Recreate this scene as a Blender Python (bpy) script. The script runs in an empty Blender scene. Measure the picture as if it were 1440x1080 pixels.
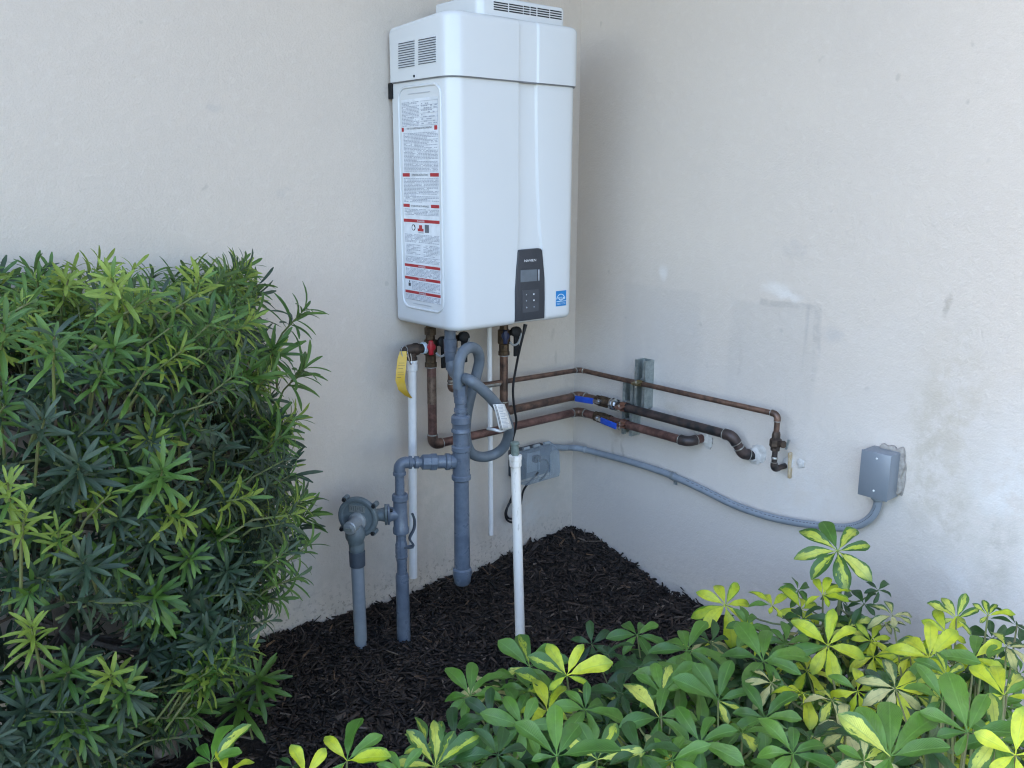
import bpy, bmesh, math, random
import numpy as np
from mathutils import Vector, Matrix, Quaternion, noise as mnoise
R = math.radians
scene = bpy.context.scene
COL = scene.collection
rng = random.Random(7)
nrng = np.random.default_rng(7)

# ------------------------------------------------------------------ camera
CAM = np.array([-2.0848, -2.1080, 1.25])
FPX = 1255.0
pit, yaw, rol = R(13.0), R(49.4), R(0.19)
FW = np.array([math.cos(yaw)*math.cos(pit), math.sin(yaw)*math.cos(pit), -math.sin(pit)])
_rt = np.array([math.sin(yaw), -math.cos(yaw), 0.0])
_up = np.cross(_rt, FW)
RT = math.cos(rol)*_rt + math.sin(rol)*_up
UP = -math.sin(rol)*_rt + math.cos(rol)*_up
cam_data = bpy.data.cameras.new('camera')
cam_data.sensor_width = 36.0
cam_data.lens = FPX/1440*36
cam_data.clip_start = 0.02
cam_data.clip_end = 900
cam = bpy.data.objects.new('camera', cam_data)
COL.objects.link(cam)
mw = Matrix.Identity(4)
for i in range(3):
    mw[i][0] = RT[i]; mw[i][1] = UP[i]; mw[i][2] = -FW[i]; mw[i][3] = CAM[i]
cam.matrix_world = mw
scene.camera = cam

# ------------------------------------------------------------------ light
SUN_AZ, SUN_EL = R(-44), R(50)          # clockwise from +Y: behind the house, over its left end
world = bpy.data.worlds.new('World')
scene.world = world
world.use_nodes = True
wn = world.node_tree
bg = wn.nodes['Background']
sky = wn.nodes.new('ShaderNodeTexSky')
sky.sky_type = 'NISHITA'
sky.sun_disc = False
sky.sun_elevation = SUN_EL
sky.sun_rotation = SUN_AZ
sky.air_density = 1.0
sky.dust_density = 1.5
sky.ozone_density = 1.0
wn.links.new(sky.outputs[0], bg.inputs['Color'])
bg.inputs['Strength'].default_value = 0.15
sun_data = bpy.data.lights.new('sun', 'SUN')
sun_data.energy = 2.0
sun_data.angle = R(0.53)
sun_data.color = (1.0, 0.95, 0.87)
sun = bpy.data.objects.new('sun', sun_data)
COL.objects.link(sun)
sd = Vector((math.sin(SUN_AZ)*math.cos(SUN_EL), math.cos(SUN_AZ)*math.cos(SUN_EL), math.sin(SUN_EL)))
sun.rotation_euler = sd.to_track_quat('Z', 'Y').to_euler()
sun.location = sd*20
vs = scene.view_settings
vs.view_transform = 'Standard'
vs.look = 'None'
vs.exposure = 2.72
vs.gamma = 1.0
vs.use_curve_mapping = False
scene.cycles.use_denoising = True
scene.cycles.filter_width = 1.15
scene.cycles.max_bounces = 8
scene.cycles.sample_clamp_indirect = 4.0

# ------------------------------------------------------------------ measuring helpers
def ray(u, v): return FW*FPX + RT*(u-720) - UP*(v-540)
def onp(u, v, ax, val):
    r = ray(u, v); return CAM + r*((val-CAM[ax])/r[ax])
def PX(u, v, x): return onp(u, v, 0, x)     # point at world x
def PY(u, v, y): return onp(u, v, 1, y)     # point at world y
def PZ(u, v, z): return onp(u, v, 2, z)
def AT(u, v, d):
    r = ray(u, v); return CAM + r/np.linalg.norm(r)*d

# ------------------------------------------------------------------ node helpers
class NT:
    def __init__(self, name):
        self.mat = bpy.data.materials.new(name); self.mat.use_nodes = True
        self.t = self.mat.node_tree
        self.b = self.t.nodes['Principled BSDF']
        self.out = self.t.nodes['Material Output']
    def node(self, typ, **kw):
        n = self.t.nodes.new(typ)
        for k, v in kw.items(): setattr(n, k, v)
        return n
    def put(self, sock, v):
        if isinstance(v, bpy.types.NodeSocket): self.t.links.new(v, sock)
        elif v is not None: sock.default_value = v
    def m(self, op, a, b=None, c=None, clamp=False):
        n = self.node('ShaderNodeMath', operation=op, use_clamp=clamp)
        for i, x in enumerate((a, b, c)): self.put(n.inputs[i], x)
        return n.outputs[0]
    def noise(self, scale, detail=4, rough=.55, vec=None, dist=0.0, out=0):
        n = self.node('ShaderNodeTexNoise')
        n.inputs['Scale'].default_value = scale; n.inputs['Detail'].default_value = detail
        n.inputs['Roughness'].default_value = rough; n.inputs['Distortion'].default_value = dist
        if vec is not None: self.t.links.new(vec, n.inputs['Vector'])
        return n.outputs[out]
    def pos(self):
        return self.node('ShaderNodeNewGeometry').outputs['Position']
    def obj(self):
        return self.node('ShaderNodeTexCoord').outputs['Object']
    def scaled(self, vec, s):
        n = self.node('ShaderNodeVectorMath', operation='MULTIPLY')
        self.t.links.new(vec, n.inputs[0]); n.inputs[1].default_value = s
        return n.outputs[0]
    def smooth(self, x, a, b):
        n = self.node('ShaderNodeMapRange', interpolation_type='SMOOTHSTEP')
        self.put(n.inputs['Value'], x); n.inputs['From Min'].default_value = a; n.inputs['From Max'].default_value = b
        return n.outputs[0]
    def mix(self, f, a, b, mode='MIX'):
        n = self.node('ShaderNodeMix', data_type='RGBA', blend_type=mode)
        self.put(n.inputs[0], f)
        for s, x in ((n.inputs[6], a), (n.inputs[7], b)):
            if isinstance(x, tuple): s.default_value = (*x, 1)[:4]
            else: self.t.links.new(x, s)
        return n.outputs[2]
    def bump(self, h, strength, dist, normal=None):
        n = self.node('ShaderNodeBump')
        n.inputs['Strength'].default_value = strength; n.inputs['Distance'].default_value = dist
        self.t.links.new(h, n.inputs['Height'])
        if normal is not None: self.t.links.new(normal, n.inputs['Normal'])
        return n.outputs[0]
    def set(self, color=None, rough=None, metal=None, normal=None, spec=None, coat=None):
        for k, v in (('Base Color', color), ('Roughness', rough), ('Metallic', metal), ('Normal', normal),
                     ('Specular IOR Level', spec), ('Coat Weight', coat)):
            if v is None: continue
            if isinstance(v, tuple): v = (*v, 1)[:4]
            self.put(self.b.inputs[k], v)
        return self.mat

def simple(name, c1, c2=None, scale=30, rough=.5, metal=0., bump=0., bscale=200, spec=.5, rvar=.1, lo=.35, hi=.68):
    n = NT(name); p = n.pos()
    c2 = c2 or tuple(x*.85 for x in c1)
    f = n.smooth(n.noise(scale, 5, .6, p), lo, hi)
    rr = n.m('ADD', n.m('MULTIPLY', f, rvar), rough)
    nor = n.bump(n.noise(bscale, 3, .6, p), bump, .002) if bump else None
    return n.set(n.mix(f, c1, c2), rr, metal, nor, spec)

MATS = {}
def M(name, *a, **k):
    if name not in MATS: MATS[name] = simple(name, *a, **k)
    return MATS[name]
white_paint = M('white_enamel', (.645, .652, .645), (.63, .638, .63), 1.2, .25, rvar=.0)
white_painted_shade = M('white_recess_shade', (.45, .46, .48), rough=.4)  # darker copy of the enamel, shade of embossed lines put into colour
dark_gap = M('dark_gap', (.012, .014, .018), rough=.6)
black_plastic = M('black_plastic', (.008, .009, .010), (.013, .014, .016), 40, .5, spec=.3, bump=.1, bscale=900)
panel_plastic = M('panel_plastic', (.03, .034, .042), (.036, .04, .05), 300, .36, bump=.12, bscale=1500)
keypad_mat = M('keypad_plastic', (.055, .06, .07), rough=.4)
lcd_mat = M('lcd_grey', (.14, .16, .18), rough=.12)
print_grey = M('print_grey', (.30, .32, .36), (.42, .44, .48), 400, .6)
print_dark = M('print_dark', (.05, .05, .06), rough=.6)
print_white = M('print_white', (.82, .83, .84), rough=.5)
print_red = M('print_red', (.42, .025, .03), rough=.5)
label_paper = M('label_paper', (.72, .74, .76), rough=.35)
sticker_blue = M('sticker_blue', (.01, .21, .52), rough=.35)
grey_paint = M('grey_pipe_paint', (.130, .158, .200), (.094, .118, .156), 38, .27, bump=.25, bscale=140, rvar=.16)
grey_paint_pvc = M('grey_conduit_plastic', (.24, .27, .30), (.21, .24, .27), 30, .42, bump=.1)
grey_hose = M('grey_hose_coating', (.13, .155, .18), (.115, .138, .16), 50, .40, bump=.1)
grey_dark = M('dark_grey_fitting', (.06, .075, .095), rough=.5)
cast_grey = M('cast_grey', (.13, .16, .17), (.105, .13, .14), 60, .45, bump=.4, bscale=500)
copper_old = M('aged_copper', (.075, .052, .042), (.235, .135, .095), 38, .36, .55, bump=.2, bscale=220, lo=.3, hi=.75)
copper_red = M('red_oxidised_copper', (.095, .050, .042), (.225, .12, .095), 38, .38, .45, bump=.2, bscale=220)
copper_dark = M('blackened_copper', (.026, .027, .028), (.085, .058, .050), 30, .42, .4, bump=.25, bscale=200)
copper_bright = M('bright_copper_clamp', (.42, .22, .16), (.30, .15, .10), 60, .35, .8)
solder = M('solder', (.42, .43, .42), (.30, .27, .22), 80, .35, .8, bump=.3)
brass_old = M('aged_brass', (.070, .048, .032), (.13, .088, .05), 70, .42, .7, bump=.3)
bronze_dark = M('dark_bronze', (.055, .042, .036), (.10, .07, .05), 60, .5, .6, bump=.3)
galv = M('galvanised_steel', (.30, .34, .33), (.42, .46, .45), 90, .4, .75, bump=.1)
chrome = M('chrome_nut', (.6, .6, .6), (.5, .5, .5), 50, .2, 1.)
red_plastic = M('red_plastic', (.42, .012, .022), rough=.35)
blue_plastic = M('blue_plastic', (.012, .065, .42), (.02, .09, .5), 60, .4)
navy_plastic = M('navy_plastic', (.01, .02, .07), rough=.4)
strap_grey = M('grey_strap', (.36, .37, .37), rough=.5)
tape_white = M('thread_tape', (.62, .72, .78), rough=.5)
pvc_white = M('white_pvc', (.80, .78, .75), (.74, .72, .69), 25, .34)
tag_yellow = M('yellow_tag', (.62, .38, .025), (.66, .44, .08), 35, .42)
tag_paper = M('tag_paper', (.78, .76, .72), (.70, .68, .64), 60, .5)
box_steel = M('grey_box_paint', (.235, .265, .30), (.215, .245, .28), 12, .36, .3)
cord_black = M('cord_rubber', (.012, .012, .014), rough=.5)
nozzle_green = M('weathered_green_plastic', (.16, .20, .175), (.11, .14, .12), 70, .5, bump=.3)
bark = M('shrub_bark', (.085, .065, .048), (.15, .13, .11), 30, .8, bump=1., bscale=120)
twig = M('green_twig', (.13, .175, .05), (.14, .13, .06), 40, .5)
wood_chip = M('brown_wood_chip', (.15, .085, .045), (.06, .035, .02), 60, .75, bump=.6)
caulk = M('white_caulk', (.60, .585, .555), (.47, .45, .42), 60, .7, bump=1., bscale=150)
mortar = M('rough_mortar', (.35, .325, .285), (.24, .22, .20), 90, .85, bump=1., bscale=120)
foam_tan = M('tan_foam', (.42, .31, .17), (.5, .42, .3), 90, .8, bump=1., bscale=150)

def pvc_riser_mat():
    n = NT('weathered_white_pvc'); p = n.pos()
    streak = n.smooth(n.noise(30, 5, .65, n.scaled(p, (1, 1, .18))), .52, .72)
    fine = n.smooth(n.noise(90, 4, .6, n.scaled(p, (1, 1, .3))), .55, .75)
    c = n.mix(streak, (.76, .725, .67), (.46, .42, .37))
    c = n.mix(n.m('MULTIPLY', fine, .6), c, (.34, .30, .27))
    return n.set(c, .5, 0, n.bump(fine, .2, .001))
pvc_riser = pvc_riser_mat()

def clear_cover_mat():
    n = NT('smoky_clear_plastic')
    n.set((.52, .58, .62), .16)
    n.b.inputs['Transmission Weight'].default_value = .0
    tr = n.node('ShaderNodeBsdfTransparent'); tr.inputs[0].default_value = (.72, .77, .80, 1)
    mx = n.node('ShaderNodeMixShader'); mx.inputs[0].default_value = .30
    n.t.links.new(tr.outputs[0], mx.inputs[1]); n.t.links.new(n.b.outputs[0], mx.inputs[2])
    n.t.links.new(mx.outputs[0], n.out.inputs['Surface'])
    return n.mat
clear_cover = clear_cover_mat()

# ------------------------------------------------------------------ mesh helpers
def V(p): return np.array([float(p[0]), float(p[1]), float(p[2])])
def unit(v): v = V(v); return v/np.linalg.norm(v)
def frame(d):
    d = unit(d); a = np.array([0, 0, 1.]) if abs(d[2]) < .9 else np.array([1., 0, 0])
    x = unit(np.cross(a, d)); return x, np.cross(d, x), d
def spline(pts, n=8):
    P = [V(p) for p in pts]; P = [2*P[0]-P[1]] + P + [2*P[-1]-P[-2]]; out = []
    for i in range(1, len(P)-2):
        for k in range(n):
            t = k/n; a, b, c, d = P[i-1:i+3]
            out.append(.5*((2*b)+(c-a)*t+(2*a-5*b+4*c-d)*t*t+(3*b-a-3*c+d)*t**3))
    out.append(P[-2]); return out
def arc_corner(a, b, c, rad, n=7):
    a, b, c = V(a), V(b), V(c); d1, d2 = unit(a-b), unit(c-b)
    ang = math.acos(np.clip(d1@d2, -1, 1)); t = rad/math.tan(ang/2)
    p1, p2 = b+d1*t, b+d2*t; cen = b+unit(d1+d2)*(rad/math.sin(ang/2))
    u, w = p1-cen, p2-cen; th = math.acos(np.clip(u@w/(rad*rad), -1, 1)); out = []
    for i in range(n+1):
        s = i/n; out.append(cen+(math.sin((1-s)*th)*u+math.sin(s*th)*w)/math.sin(th))
    return out

class MB:
    def __init__(self): self.v = []; self.f = []
    def add(self, vs, fs):
        o = len(self.v); self.v += [V(p) for p in vs]; self.f += [tuple(i+o for i in f) for f in fs]; return self
    def box(self, a, b):
        (x0, y0, z0), (x1, y1, z1) = a, b
        return self.add([(x0, y0, z0), (x1, y0, z0), (x1, y1, z0), (x0, y1, z0), (x0, y0, z1), (x1, y0, z1), (x1, y1, z1), (x0, y1, z1)],
                        [(0, 3, 2, 1), (4, 5, 6, 7), (0, 1, 5, 4), (1, 2, 6, 5), (2, 3, 7, 6), (3, 0, 4, 7)])
    def obox(self, c, ux, uy, uz):
        c, ux, uy, uz = V(c), V(ux), V(uy), V(uz)
        vs = [c+sx*ux+sy*uy+sz*uz for sz in (-1, 1) for sx, sy in ((-1, -1), (1, -1), (1, 1), (-1, 1))]
        return self.add(vs, [(0, 3, 2, 1), (4, 5, 6, 7), (0, 1, 5, 4), (1, 2, 6, 5), (2, 3, 7, 6), (3, 0, 4, 7)])
    def tube(self, pts, r, n=14, caps=True):
        pts = [V(p) for p in pts]; m = len(pts)
        rs = [r]*m if np.isscalar(r) else list(r)
        tg = [unit(pts[min(i+1, m-1)]-pts[max(i-1, 0)]) for i in range(m)]
        x, y, _ = frame(tg[0]); vs = []; fs = []
        for i in range(m):
            x = x-tg[i]*(x@tg[i]); x = unit(x); y = np.cross(tg[i], x)
            for k in range(n):
                a = 2*math.pi*k/n; vs.append(pts[i]+rs[i]*(math.cos(a)*x+math.sin(a)*y))
        for i in range(m-1):
            for k in range(n):
                fs.append((i*n+k, i*n+(k+1) % n, (i+1)*n+(k+1) % n, (i+1)*n+k))
        if caps: fs.append(tuple(range(n-1, -1, -1))); fs.append(tuple((m-1)*n+k for k in range(n)))
        return self.add(vs, fs)
    def lathe(self, o, d, prof, n=24):
        """prof: list of (distance along d, radius)"""
        x, y, d = frame(d); o = V(o); vs = []; fs = []; m = len(prof)
        for t, r in prof:
            for k in range(n):
                a = 2*math.pi*k/n; vs.append(o+d*t+max(r, 1e-5)*(math.cos(a)*x+math.sin(a)*y))
        for i in range(m-1):
            for k in range(n):
                fs.append((i*n+k, i*n+(k+1) % n, (i+1)*n+(k+1) % n, (i+1)*n+k))
        fs.append(tuple(range(n-1, -1, -1))); fs.append(tuple((m-1)*n+k for k in range(n)))
        return self.add(vs, fs)
    def prism(self, outline, nrm):
        P = [V(p) for p in outline]; n = len(P); nrm = V(nrm)
        vs = P+[p+nrm for p in P]
        fs = [tuple(range(n-1, -1, -1)), tuple(range(n, 2*n))]+[(i, (i+1) % n, n+(i+1) % n, n+i) for i in range(n)]
        return self.add(vs, fs)
    def mesh(self, name, org=(0, 0, 0), bevel=0., seg=2, sharp=38, fixn=True):
        me = bpy.data.meshes.new(name); org = V(org)
        me.from_pydata([tuple(p-org) for p in self.v], [], self.f)
        bm = bmesh.new(); bm.from_mesh(me)
        if fixn: bmesh.ops.recalc_face_normals(bm, faces=bm.faces)
        if bevel:
            es = [e for e in bm.edges if len(e.link_faces) == 2 and e.calc_face_angle(0) > R(30)]
            bmesh.ops.bevel(bm, geom=es, offset=bevel, segments=seg, profile=.5, affect='EDGES', clamp_overlap=True)
        for f in bm.faces: f.smooth = True
        for e in bm.edges:
            if len(e.link_faces) == 2 and e.calc_face_angle(0) > R(sharp): e.smooth = False
        bm.to_mesh(me); bm.free()
        return me
    def build(self, name, mat, parent=None, bevel=0., seg=2, sharp=38, fixn=True):
        org = V(parent['_org']) if parent is not None and '_org' in parent else np.zeros(3)
        o = bpy.data.objects.new(name, self.mesh(name, org, bevel, seg, sharp, fixn))
        COL.objects.link(o)
        for m_ in (mat if isinstance(mat, list) else [mat]): o.data.materials.append(m_)
        if parent is not None:
            o.parent = parent
            if '_org' in parent: o['_org'] = list(org)
        return o
def tag(o, label=None, cat=None, group=None, kind=None):
    if label: o['label'] = label
    if cat: o['category'] = cat
    if group: o['group'] = group
    if kind: o['kind'] = kind
    return o
def thing(name, loc, label, cat, group=None):
    o = bpy.data.objects.new(name, None); COL.objects.link(o)
    o.empty_display_size = .05
    o.location = tuple(float(x) for x in loc); o['_org'] = [float(x) for x in loc]
    return tag(o, label, cat, group)
def text_obj(name, body, origin, ux, uy, height, mat, parent, width=None, lift=.0006, align='LEFT'):
    cu = bpy.data.curves.new(name, 'FONT'); cu.body = body; cu.size = 1.0; cu.resolution_u = 2
    cu.extrude = 0.0
    tmp = bpy.data.objects.new(name+'_tmp', cu); COL.objects.link(tmp)
    dg = bpy.context.evaluated_depsgraph_get(); dg.update()
    me = bpy.data.meshes.new_from_object(tmp.evaluated_get(dg))
    bpy.data.objects.remove(tmp); bpy.data.curves.remove(cu)
    n = len(me.vertices); co = np.zeros(n*3); me.vertices.foreach_get('co', co); co = co.reshape(-1, 3)
    mn, mx = co.min(0), co.max(0)
    ux, uy = unit(ux), unit(uy); nz = np.cross(ux, uy)
    sx = (width/(mx[0]-mn[0])) if width else height/.72
    sy = height/(mx[1]-mn[1])
    X = (co[:, 0]-mn[0])*sx; Y = (co[:, 1]-mn[1])*sy
    if align == 'CENTER': X -= (mx[0]-mn[0])*sx/2
    org = V(parent['_org'])
    P = V(origin)-org+X[:, None]*ux+Y[:, None]*uy+lift*nz
    me.vertices.foreach_set('co', P.astype(np.float32).ravel()); me.update()
    me.name = name
    o = bpy.data.objects.new(name, me); COL.objects.link(o); me.materials.clear(); me.materials.append(mat)
    o.parent = parent; o['_org'] = list(org)
    return o
def share(src, name, parent, matrix):
    o = src.copy(); o.name = name; COL.objects.link(o); o.parent = parent; o.matrix_local = matrix
    return o

# ------------------------------------------------------------------ setting: house corner
def wall_mat(name, base, right):
    n = NT(name); p = n.pos()
    big = n.noise(1.3, 4, .55, p); mid = n.noise(7, 5, .6, p); grain = n.noise(170, 4, .65, p); lump = n.noise(45, 3, .5, p)
    base = tuple(x*1.03 for x in base) if right else base
    c = n.mix(n.smooth(big, .35, .7), base, tuple(x*k for x, k in zip(base, (.95, .955, .965))))
    c = n.mix(n.m('MULTIPLY', n.smooth(mid, .5, .72), .16), c, tuple(x*.90 for x in base))
    specks = n.smooth(n.noise(16, 2, .5, p), .715, .76)
    c = n.mix(n.m('MULTIPLY', specks, .28), c, (.28, .25, .21))
    sep = n.node('ShaderNodeSeparateXYZ'); n.t.links.new(p, sep.inputs[0])
    X, Y, Z = sep.outputs
    H = Y if right else X
    wob = n.m('MULTIPLY', n.m('SUBTRACT', n.noise(9, 4, .65, p), .5), .055)
    wob2 = n.m('MULTIPLY', n.m('SUBTRACT', n.noise(14, 4, .65, n.scaled(p, (1, 1, .3))), .5), .05)
    def rect(h0, h1, z0, z1, sh, sz0, sz1):
        hh = n.m('ADD', H, wob2); zz = n.m('ADD', Z, n.m('MULTIPLY', wob, .35))
        a = n.m('MULTIPLY', n.smooth(hh, h0-sh, h0+sh), n.smooth(hh, h1+sh, h1-sh))
        b = n.m('MULTIPLY', n.smooth(zz, z0-sz0, z0+sz0), n.smooth(zz, z1+sz1, z1-sz1))
        return n.m('MULTIPLY', a, b)
    def blob(h, z, rh, rz, soft=.5):
        dh = n.m('DIVIDE', n.m('SUBTRACT', n.m('ADD', H, wob), h), rh)
        dz = n.m('DIVIDE', n.m('SUBTRACT', n.m('ADD', Z, wob2), z), rz)
        d = n.m('SQRT', n.m('ADD', n.m('MULTIPLY', dh, dh), n.m('MULTIPLY', dz, dz)))
        return n.smooth(d, 1+soft, 1-soft)
    # splash dirt that the soil throws on the foot of the wall
    low = n.m('MULTIPLY', n.smooth(n.m('ADD', Z, n.m('MULTIPLY', wob, 4)), .34, .03), n.smooth(n.noise(22, 5, .7, p), .38, .66))
    c = n.mix(n.m('MULTIPLY', low, .10 if right else .30), c, (.36, .33, .27))
    splash = n.m('MULTIPLY', n.smooth(n.m('ADD', Z, n.m('MULTIPLY', wob, 1.5)), .16, .03), n.smooth(n.noise(75, 4, .7, p), .53, .60))
    c = n.mix(n.m('MULTIPLY', splash, .42), c, (.10, .08, .06))
    drip = n.smooth(n.noise(30, 3, .6, n.scaled(p, (1, 1, .05))), .58, .74)
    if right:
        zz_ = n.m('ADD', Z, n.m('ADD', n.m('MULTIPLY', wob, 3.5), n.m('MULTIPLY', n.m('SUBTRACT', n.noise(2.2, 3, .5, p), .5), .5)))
        c = n.mix(n.m('MULTIPLY', n.smooth(zz_, .98, .55), .8), c, (.625, .575, .52))  # lower wall: cooler repaint tone, with missing blue skylight put into the colour
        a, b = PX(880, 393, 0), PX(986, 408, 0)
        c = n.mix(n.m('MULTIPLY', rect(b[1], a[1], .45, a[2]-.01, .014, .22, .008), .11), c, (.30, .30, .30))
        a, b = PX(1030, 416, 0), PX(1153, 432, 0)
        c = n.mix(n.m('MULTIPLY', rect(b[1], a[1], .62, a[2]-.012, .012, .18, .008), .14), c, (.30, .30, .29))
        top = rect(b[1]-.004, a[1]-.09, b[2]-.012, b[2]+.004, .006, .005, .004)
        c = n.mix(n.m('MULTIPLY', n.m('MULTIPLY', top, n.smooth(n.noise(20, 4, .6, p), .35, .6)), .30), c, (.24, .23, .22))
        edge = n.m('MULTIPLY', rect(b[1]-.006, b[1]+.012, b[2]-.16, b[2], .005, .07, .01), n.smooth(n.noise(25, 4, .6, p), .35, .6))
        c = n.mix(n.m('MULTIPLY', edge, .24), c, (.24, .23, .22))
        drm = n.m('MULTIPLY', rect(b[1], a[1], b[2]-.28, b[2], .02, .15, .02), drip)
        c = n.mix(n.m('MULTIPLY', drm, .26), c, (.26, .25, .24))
        for (u, v, ru, rv) in ((931, 383, .012, .02), (1091, 408, .035, .016), (1112, 416, .03, .01)):
            q = PX(u, v, 0); c = n.mix(n.m('MULTIPLY', blob(q[1], q[2], ru, rv, .7), .50), c, (.76, .72, .67))
        for (u, v, ru, rv, k, col) in ((1330, 620, .085, .22, .38, (.44, .37, .26)), (1385, 790, .12, .20, .35, (.74, .74, .72)),
                                       (1300, 660, .05, .16, .22, (.40, .36, .28)), (1415, 690, .07, .12, .30, (.72, .72, .70)),
                                       (1395, 800, .045, .10, .45, (.38, .33, .25)), (1345, 740, .05, .08, .42, (.40, .34, .25)), (1410, 745, .04, .04, .4, (.36, .31, .23)),
                                       (870, 602, .03, .05, .45, (.34, .24, .15)), (915, 540, .09, .10, .2, (.40, .39, .37)),
                                       (945, 575, .03, .02, .35, (.45, .38, .28)), (845, 655, .10, .10, .16, (.40, .40, .40)),
                                       (1115, 350, .05, .02, .22, (.33, .32, .32)),
                                       (1170, 470, .03, .02, .3, (.36, .36, .37)), (1130, 690, .12, .10, .2, (.68, .69, .70))):
            q = PX(u, v, 0)
            msk = n.m('MULTIPLY', blob(q[1], q[2], ru, rv, .7), n.smooth(n.noise(18, 5, .7, p), .36, .62))
            c = n.mix(n.m('MULTIPLY', msk, k), c, col)
        for (u, v, ln, k) in ((875, 635, .05, .35), (862, 632, .05, .22), (1040, 510, .10, .10), (1335, 430, .05, .4), (862, 640, .04, .2), (838, 640, .04, .2)):
            q = PX(u, v, 0)
            c = n.mix(n.m('MULTIPLY', blob(q[1], q[2], .006, ln*.5, .6), k), c, (.26, .22, .17))
    else:
        for (u, v, ru, rv, k, col) in ((770, 690, .10, .12, .28, (.40, .37, .30)), (740, 720, .10, .08, .3, (.72, .72, .70)),
                                       (620, 740, .07, .12, .3, (.42, .39, .31)), (600, 690, .06, .08, .25, (.38, .36, .30)),
                                       (770, 520, .10, .06, .18, (.42, .40, .38)), (800, 560, .03, .06, .2, (.36, .34, .31)),
                                       (640, 760, .05, .05, .3, (.60, .56, .40)), 
                                       (300, 152, .02, .008, .2, (.36, .36, .36)), (400, 270, .02, .012, .3, (.30, .30, .30))):
            q = PY(u, v, 0)
            msk = n.m('MULTIPLY', blob(q[0], q[2], ru, rv, .7), n.smooth(n.noise(18, 5, .7, p), .36, .62))
            c = n.mix(n.m('MULTIPLY', msk, k), c, col)
        for (u, v, ln, k) in ((782, 505, .04, .28), (776, 470, .04, .18), (768, 570, .03, .2)):
            q = PY(u, v, 0)
            c = n.mix(n.m('MULTIPLY', blob(q[0], q[2], .006, ln*.5, .6), k), c, (.26, .22, .17))
    fine = n.noise(330, 3, .7, p)
    c = n.mix(n.m('MULTIPLY', n.smooth(fine, .42, .70), .13), c, (.34, .29, .24))
    c = n.mix(n.m('MULTIPLY', n.smooth(lump, .52, .72), .10), c, (.74, .68, .60))
    h = n.m('ADD', n.m('MULTIPLY', grain, .75), n.m('ADD', n.m('MULTIPLY', lump, .9), n.m('MULTIPLY', mid, 1.6)))
    return n.set(c, .62, 0, n.bump(h, .45, .0040), .35)
BASE = (.600, .521, .439)
house = thing('house', (0, 0, 0), 'beige stucco house corner behind the white water heater and copper pipes', 'house')
MB().box((-3.2, 0, -.3), (0.0, .25, 2.75)).build('wall', wall_mat('stucco_beside_heater', BASE, False), house)
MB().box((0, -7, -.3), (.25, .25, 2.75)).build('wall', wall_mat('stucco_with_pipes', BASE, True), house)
soffit = M('soffit_paint', (.62, .58, .52), rough=.7)
roof = MB().box((-3.8, -.75, 2.75), (7, 7, 2.95)).box((-.75, -7, 2.752), (7, -.752, 2.948)).build('roof', soffit, house)

# ground: mulch bed against the walls, lawn out to the horizon
def bed_height(x, y):
    h = .012*math.exp(-((x+.9)**2)/.3)
    h += .055*math.exp(-(x*x+y*y)/.10)                                   # the heap in the corner
    h += .02*math.exp(-((x+1.2)**2+y*y)/.05)
    if y > -.5: h += -.045*math.exp(-((x)**2)/.02)*min(1, max(0, (-y-.15)/.4))
    h += -.05*min(1, max(0, (-y-.35)/.4))*math.exp(-(x/.12)**2)
    h += .016*mnoise.noise(Vector((x*6, y*6, 0)))+.013*mnoise.noise(Vector((x*17, y*17, 3)))
    return h
def ground_grid():
    xs = np.arange(-2.9, .001, .02); vs = []; idx = {}; fs = []
    ys = np.arange(-2.9, .001, .02)
    inb = lambda x, y: y > -1.05 or (x > -1.25 and y > -1.9)
    for i, x in enumerate(xs):
        for j, y in enumerate(ys):
            if inb(x, y): idx[i, j] = len(vs); vs.append((x, y, bed_height(x, y)))
    for (i, j) in list(idx):
        q = [(i, j), (i+1, j), (i+1, j+1), (i, j+1)]
        if all(k in idx for k in q): fs.append(tuple(idx[k] for k in q))
    m_ = NT('dark_mulch_soil'); p = m_.pos()
    f = m_.noise(60, 5, .7, p)
    mat = m_.set(m_.mix(m_.smooth(f, .35, .7), (.008, .007, .006), (.028, .020, .016)), .8, 0, m_.bump(m_.noise(120, 4, .7, p), 1., .012), .3)
    me = bpy.data.meshes.new('mulch_bed'); me.from_pydata(vs, [], fs); me.materials.append(mat)
    for pl in me.polygons: pl.use_smooth = True
    o = bpy.data.objects.new('mulch_bed', me); COL.objects.link(o)
    return tag(o, 'black shredded mulch bed heaped in the wall corner', None, None, 'structure')
bed = ground_grid()
def lawn():
    m_ = NT('lawn_grass'); p = m_.pos()
    mat = m_.set(m_.mix(m_.smooth(m_.noise(3, 6, .7, p), .3, .7), (.05, .085, .025), (.09, .12, .04)), .8, 0, m_.bump(m_.noise(60, 4, .7, p), 1., .03), .2)
    o = MB().add([(-400, -400, -.06), (400, -400, -.06), (400, 400, -.06), (-400, 400, -.06)], [(0, 1, 2, 3)]).build('lawn', mat)
    tag(o, 'lawn around the house outside the mulch bed', None, None, 'structure')
    m2 = NT('bounce_asphalt'); p = m2.pos()
    mat2 = m2.set(m2.mix(m2.smooth(m2.noise(8, 6, .7, p), .3, .7), (.11, .105, .095), (.085, .08, .075)), .85, 0, m2.bump(m2.noise(150, 4, .7, p), .4, .004), .3)
    o2 = MB().box((-60, -40, -.2), (-3.0, 20.0, -.03)).box((-2.998, -40, -.2), (1.0, -1.9, -.03)).build('driveway', mat2)  # out of view, laid out and toned for the light it bounces
    tag(o2, 'unseen asphalt driveway added for bounce light beyond the mulch bed', None, None, 'structure')
lawn()

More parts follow.
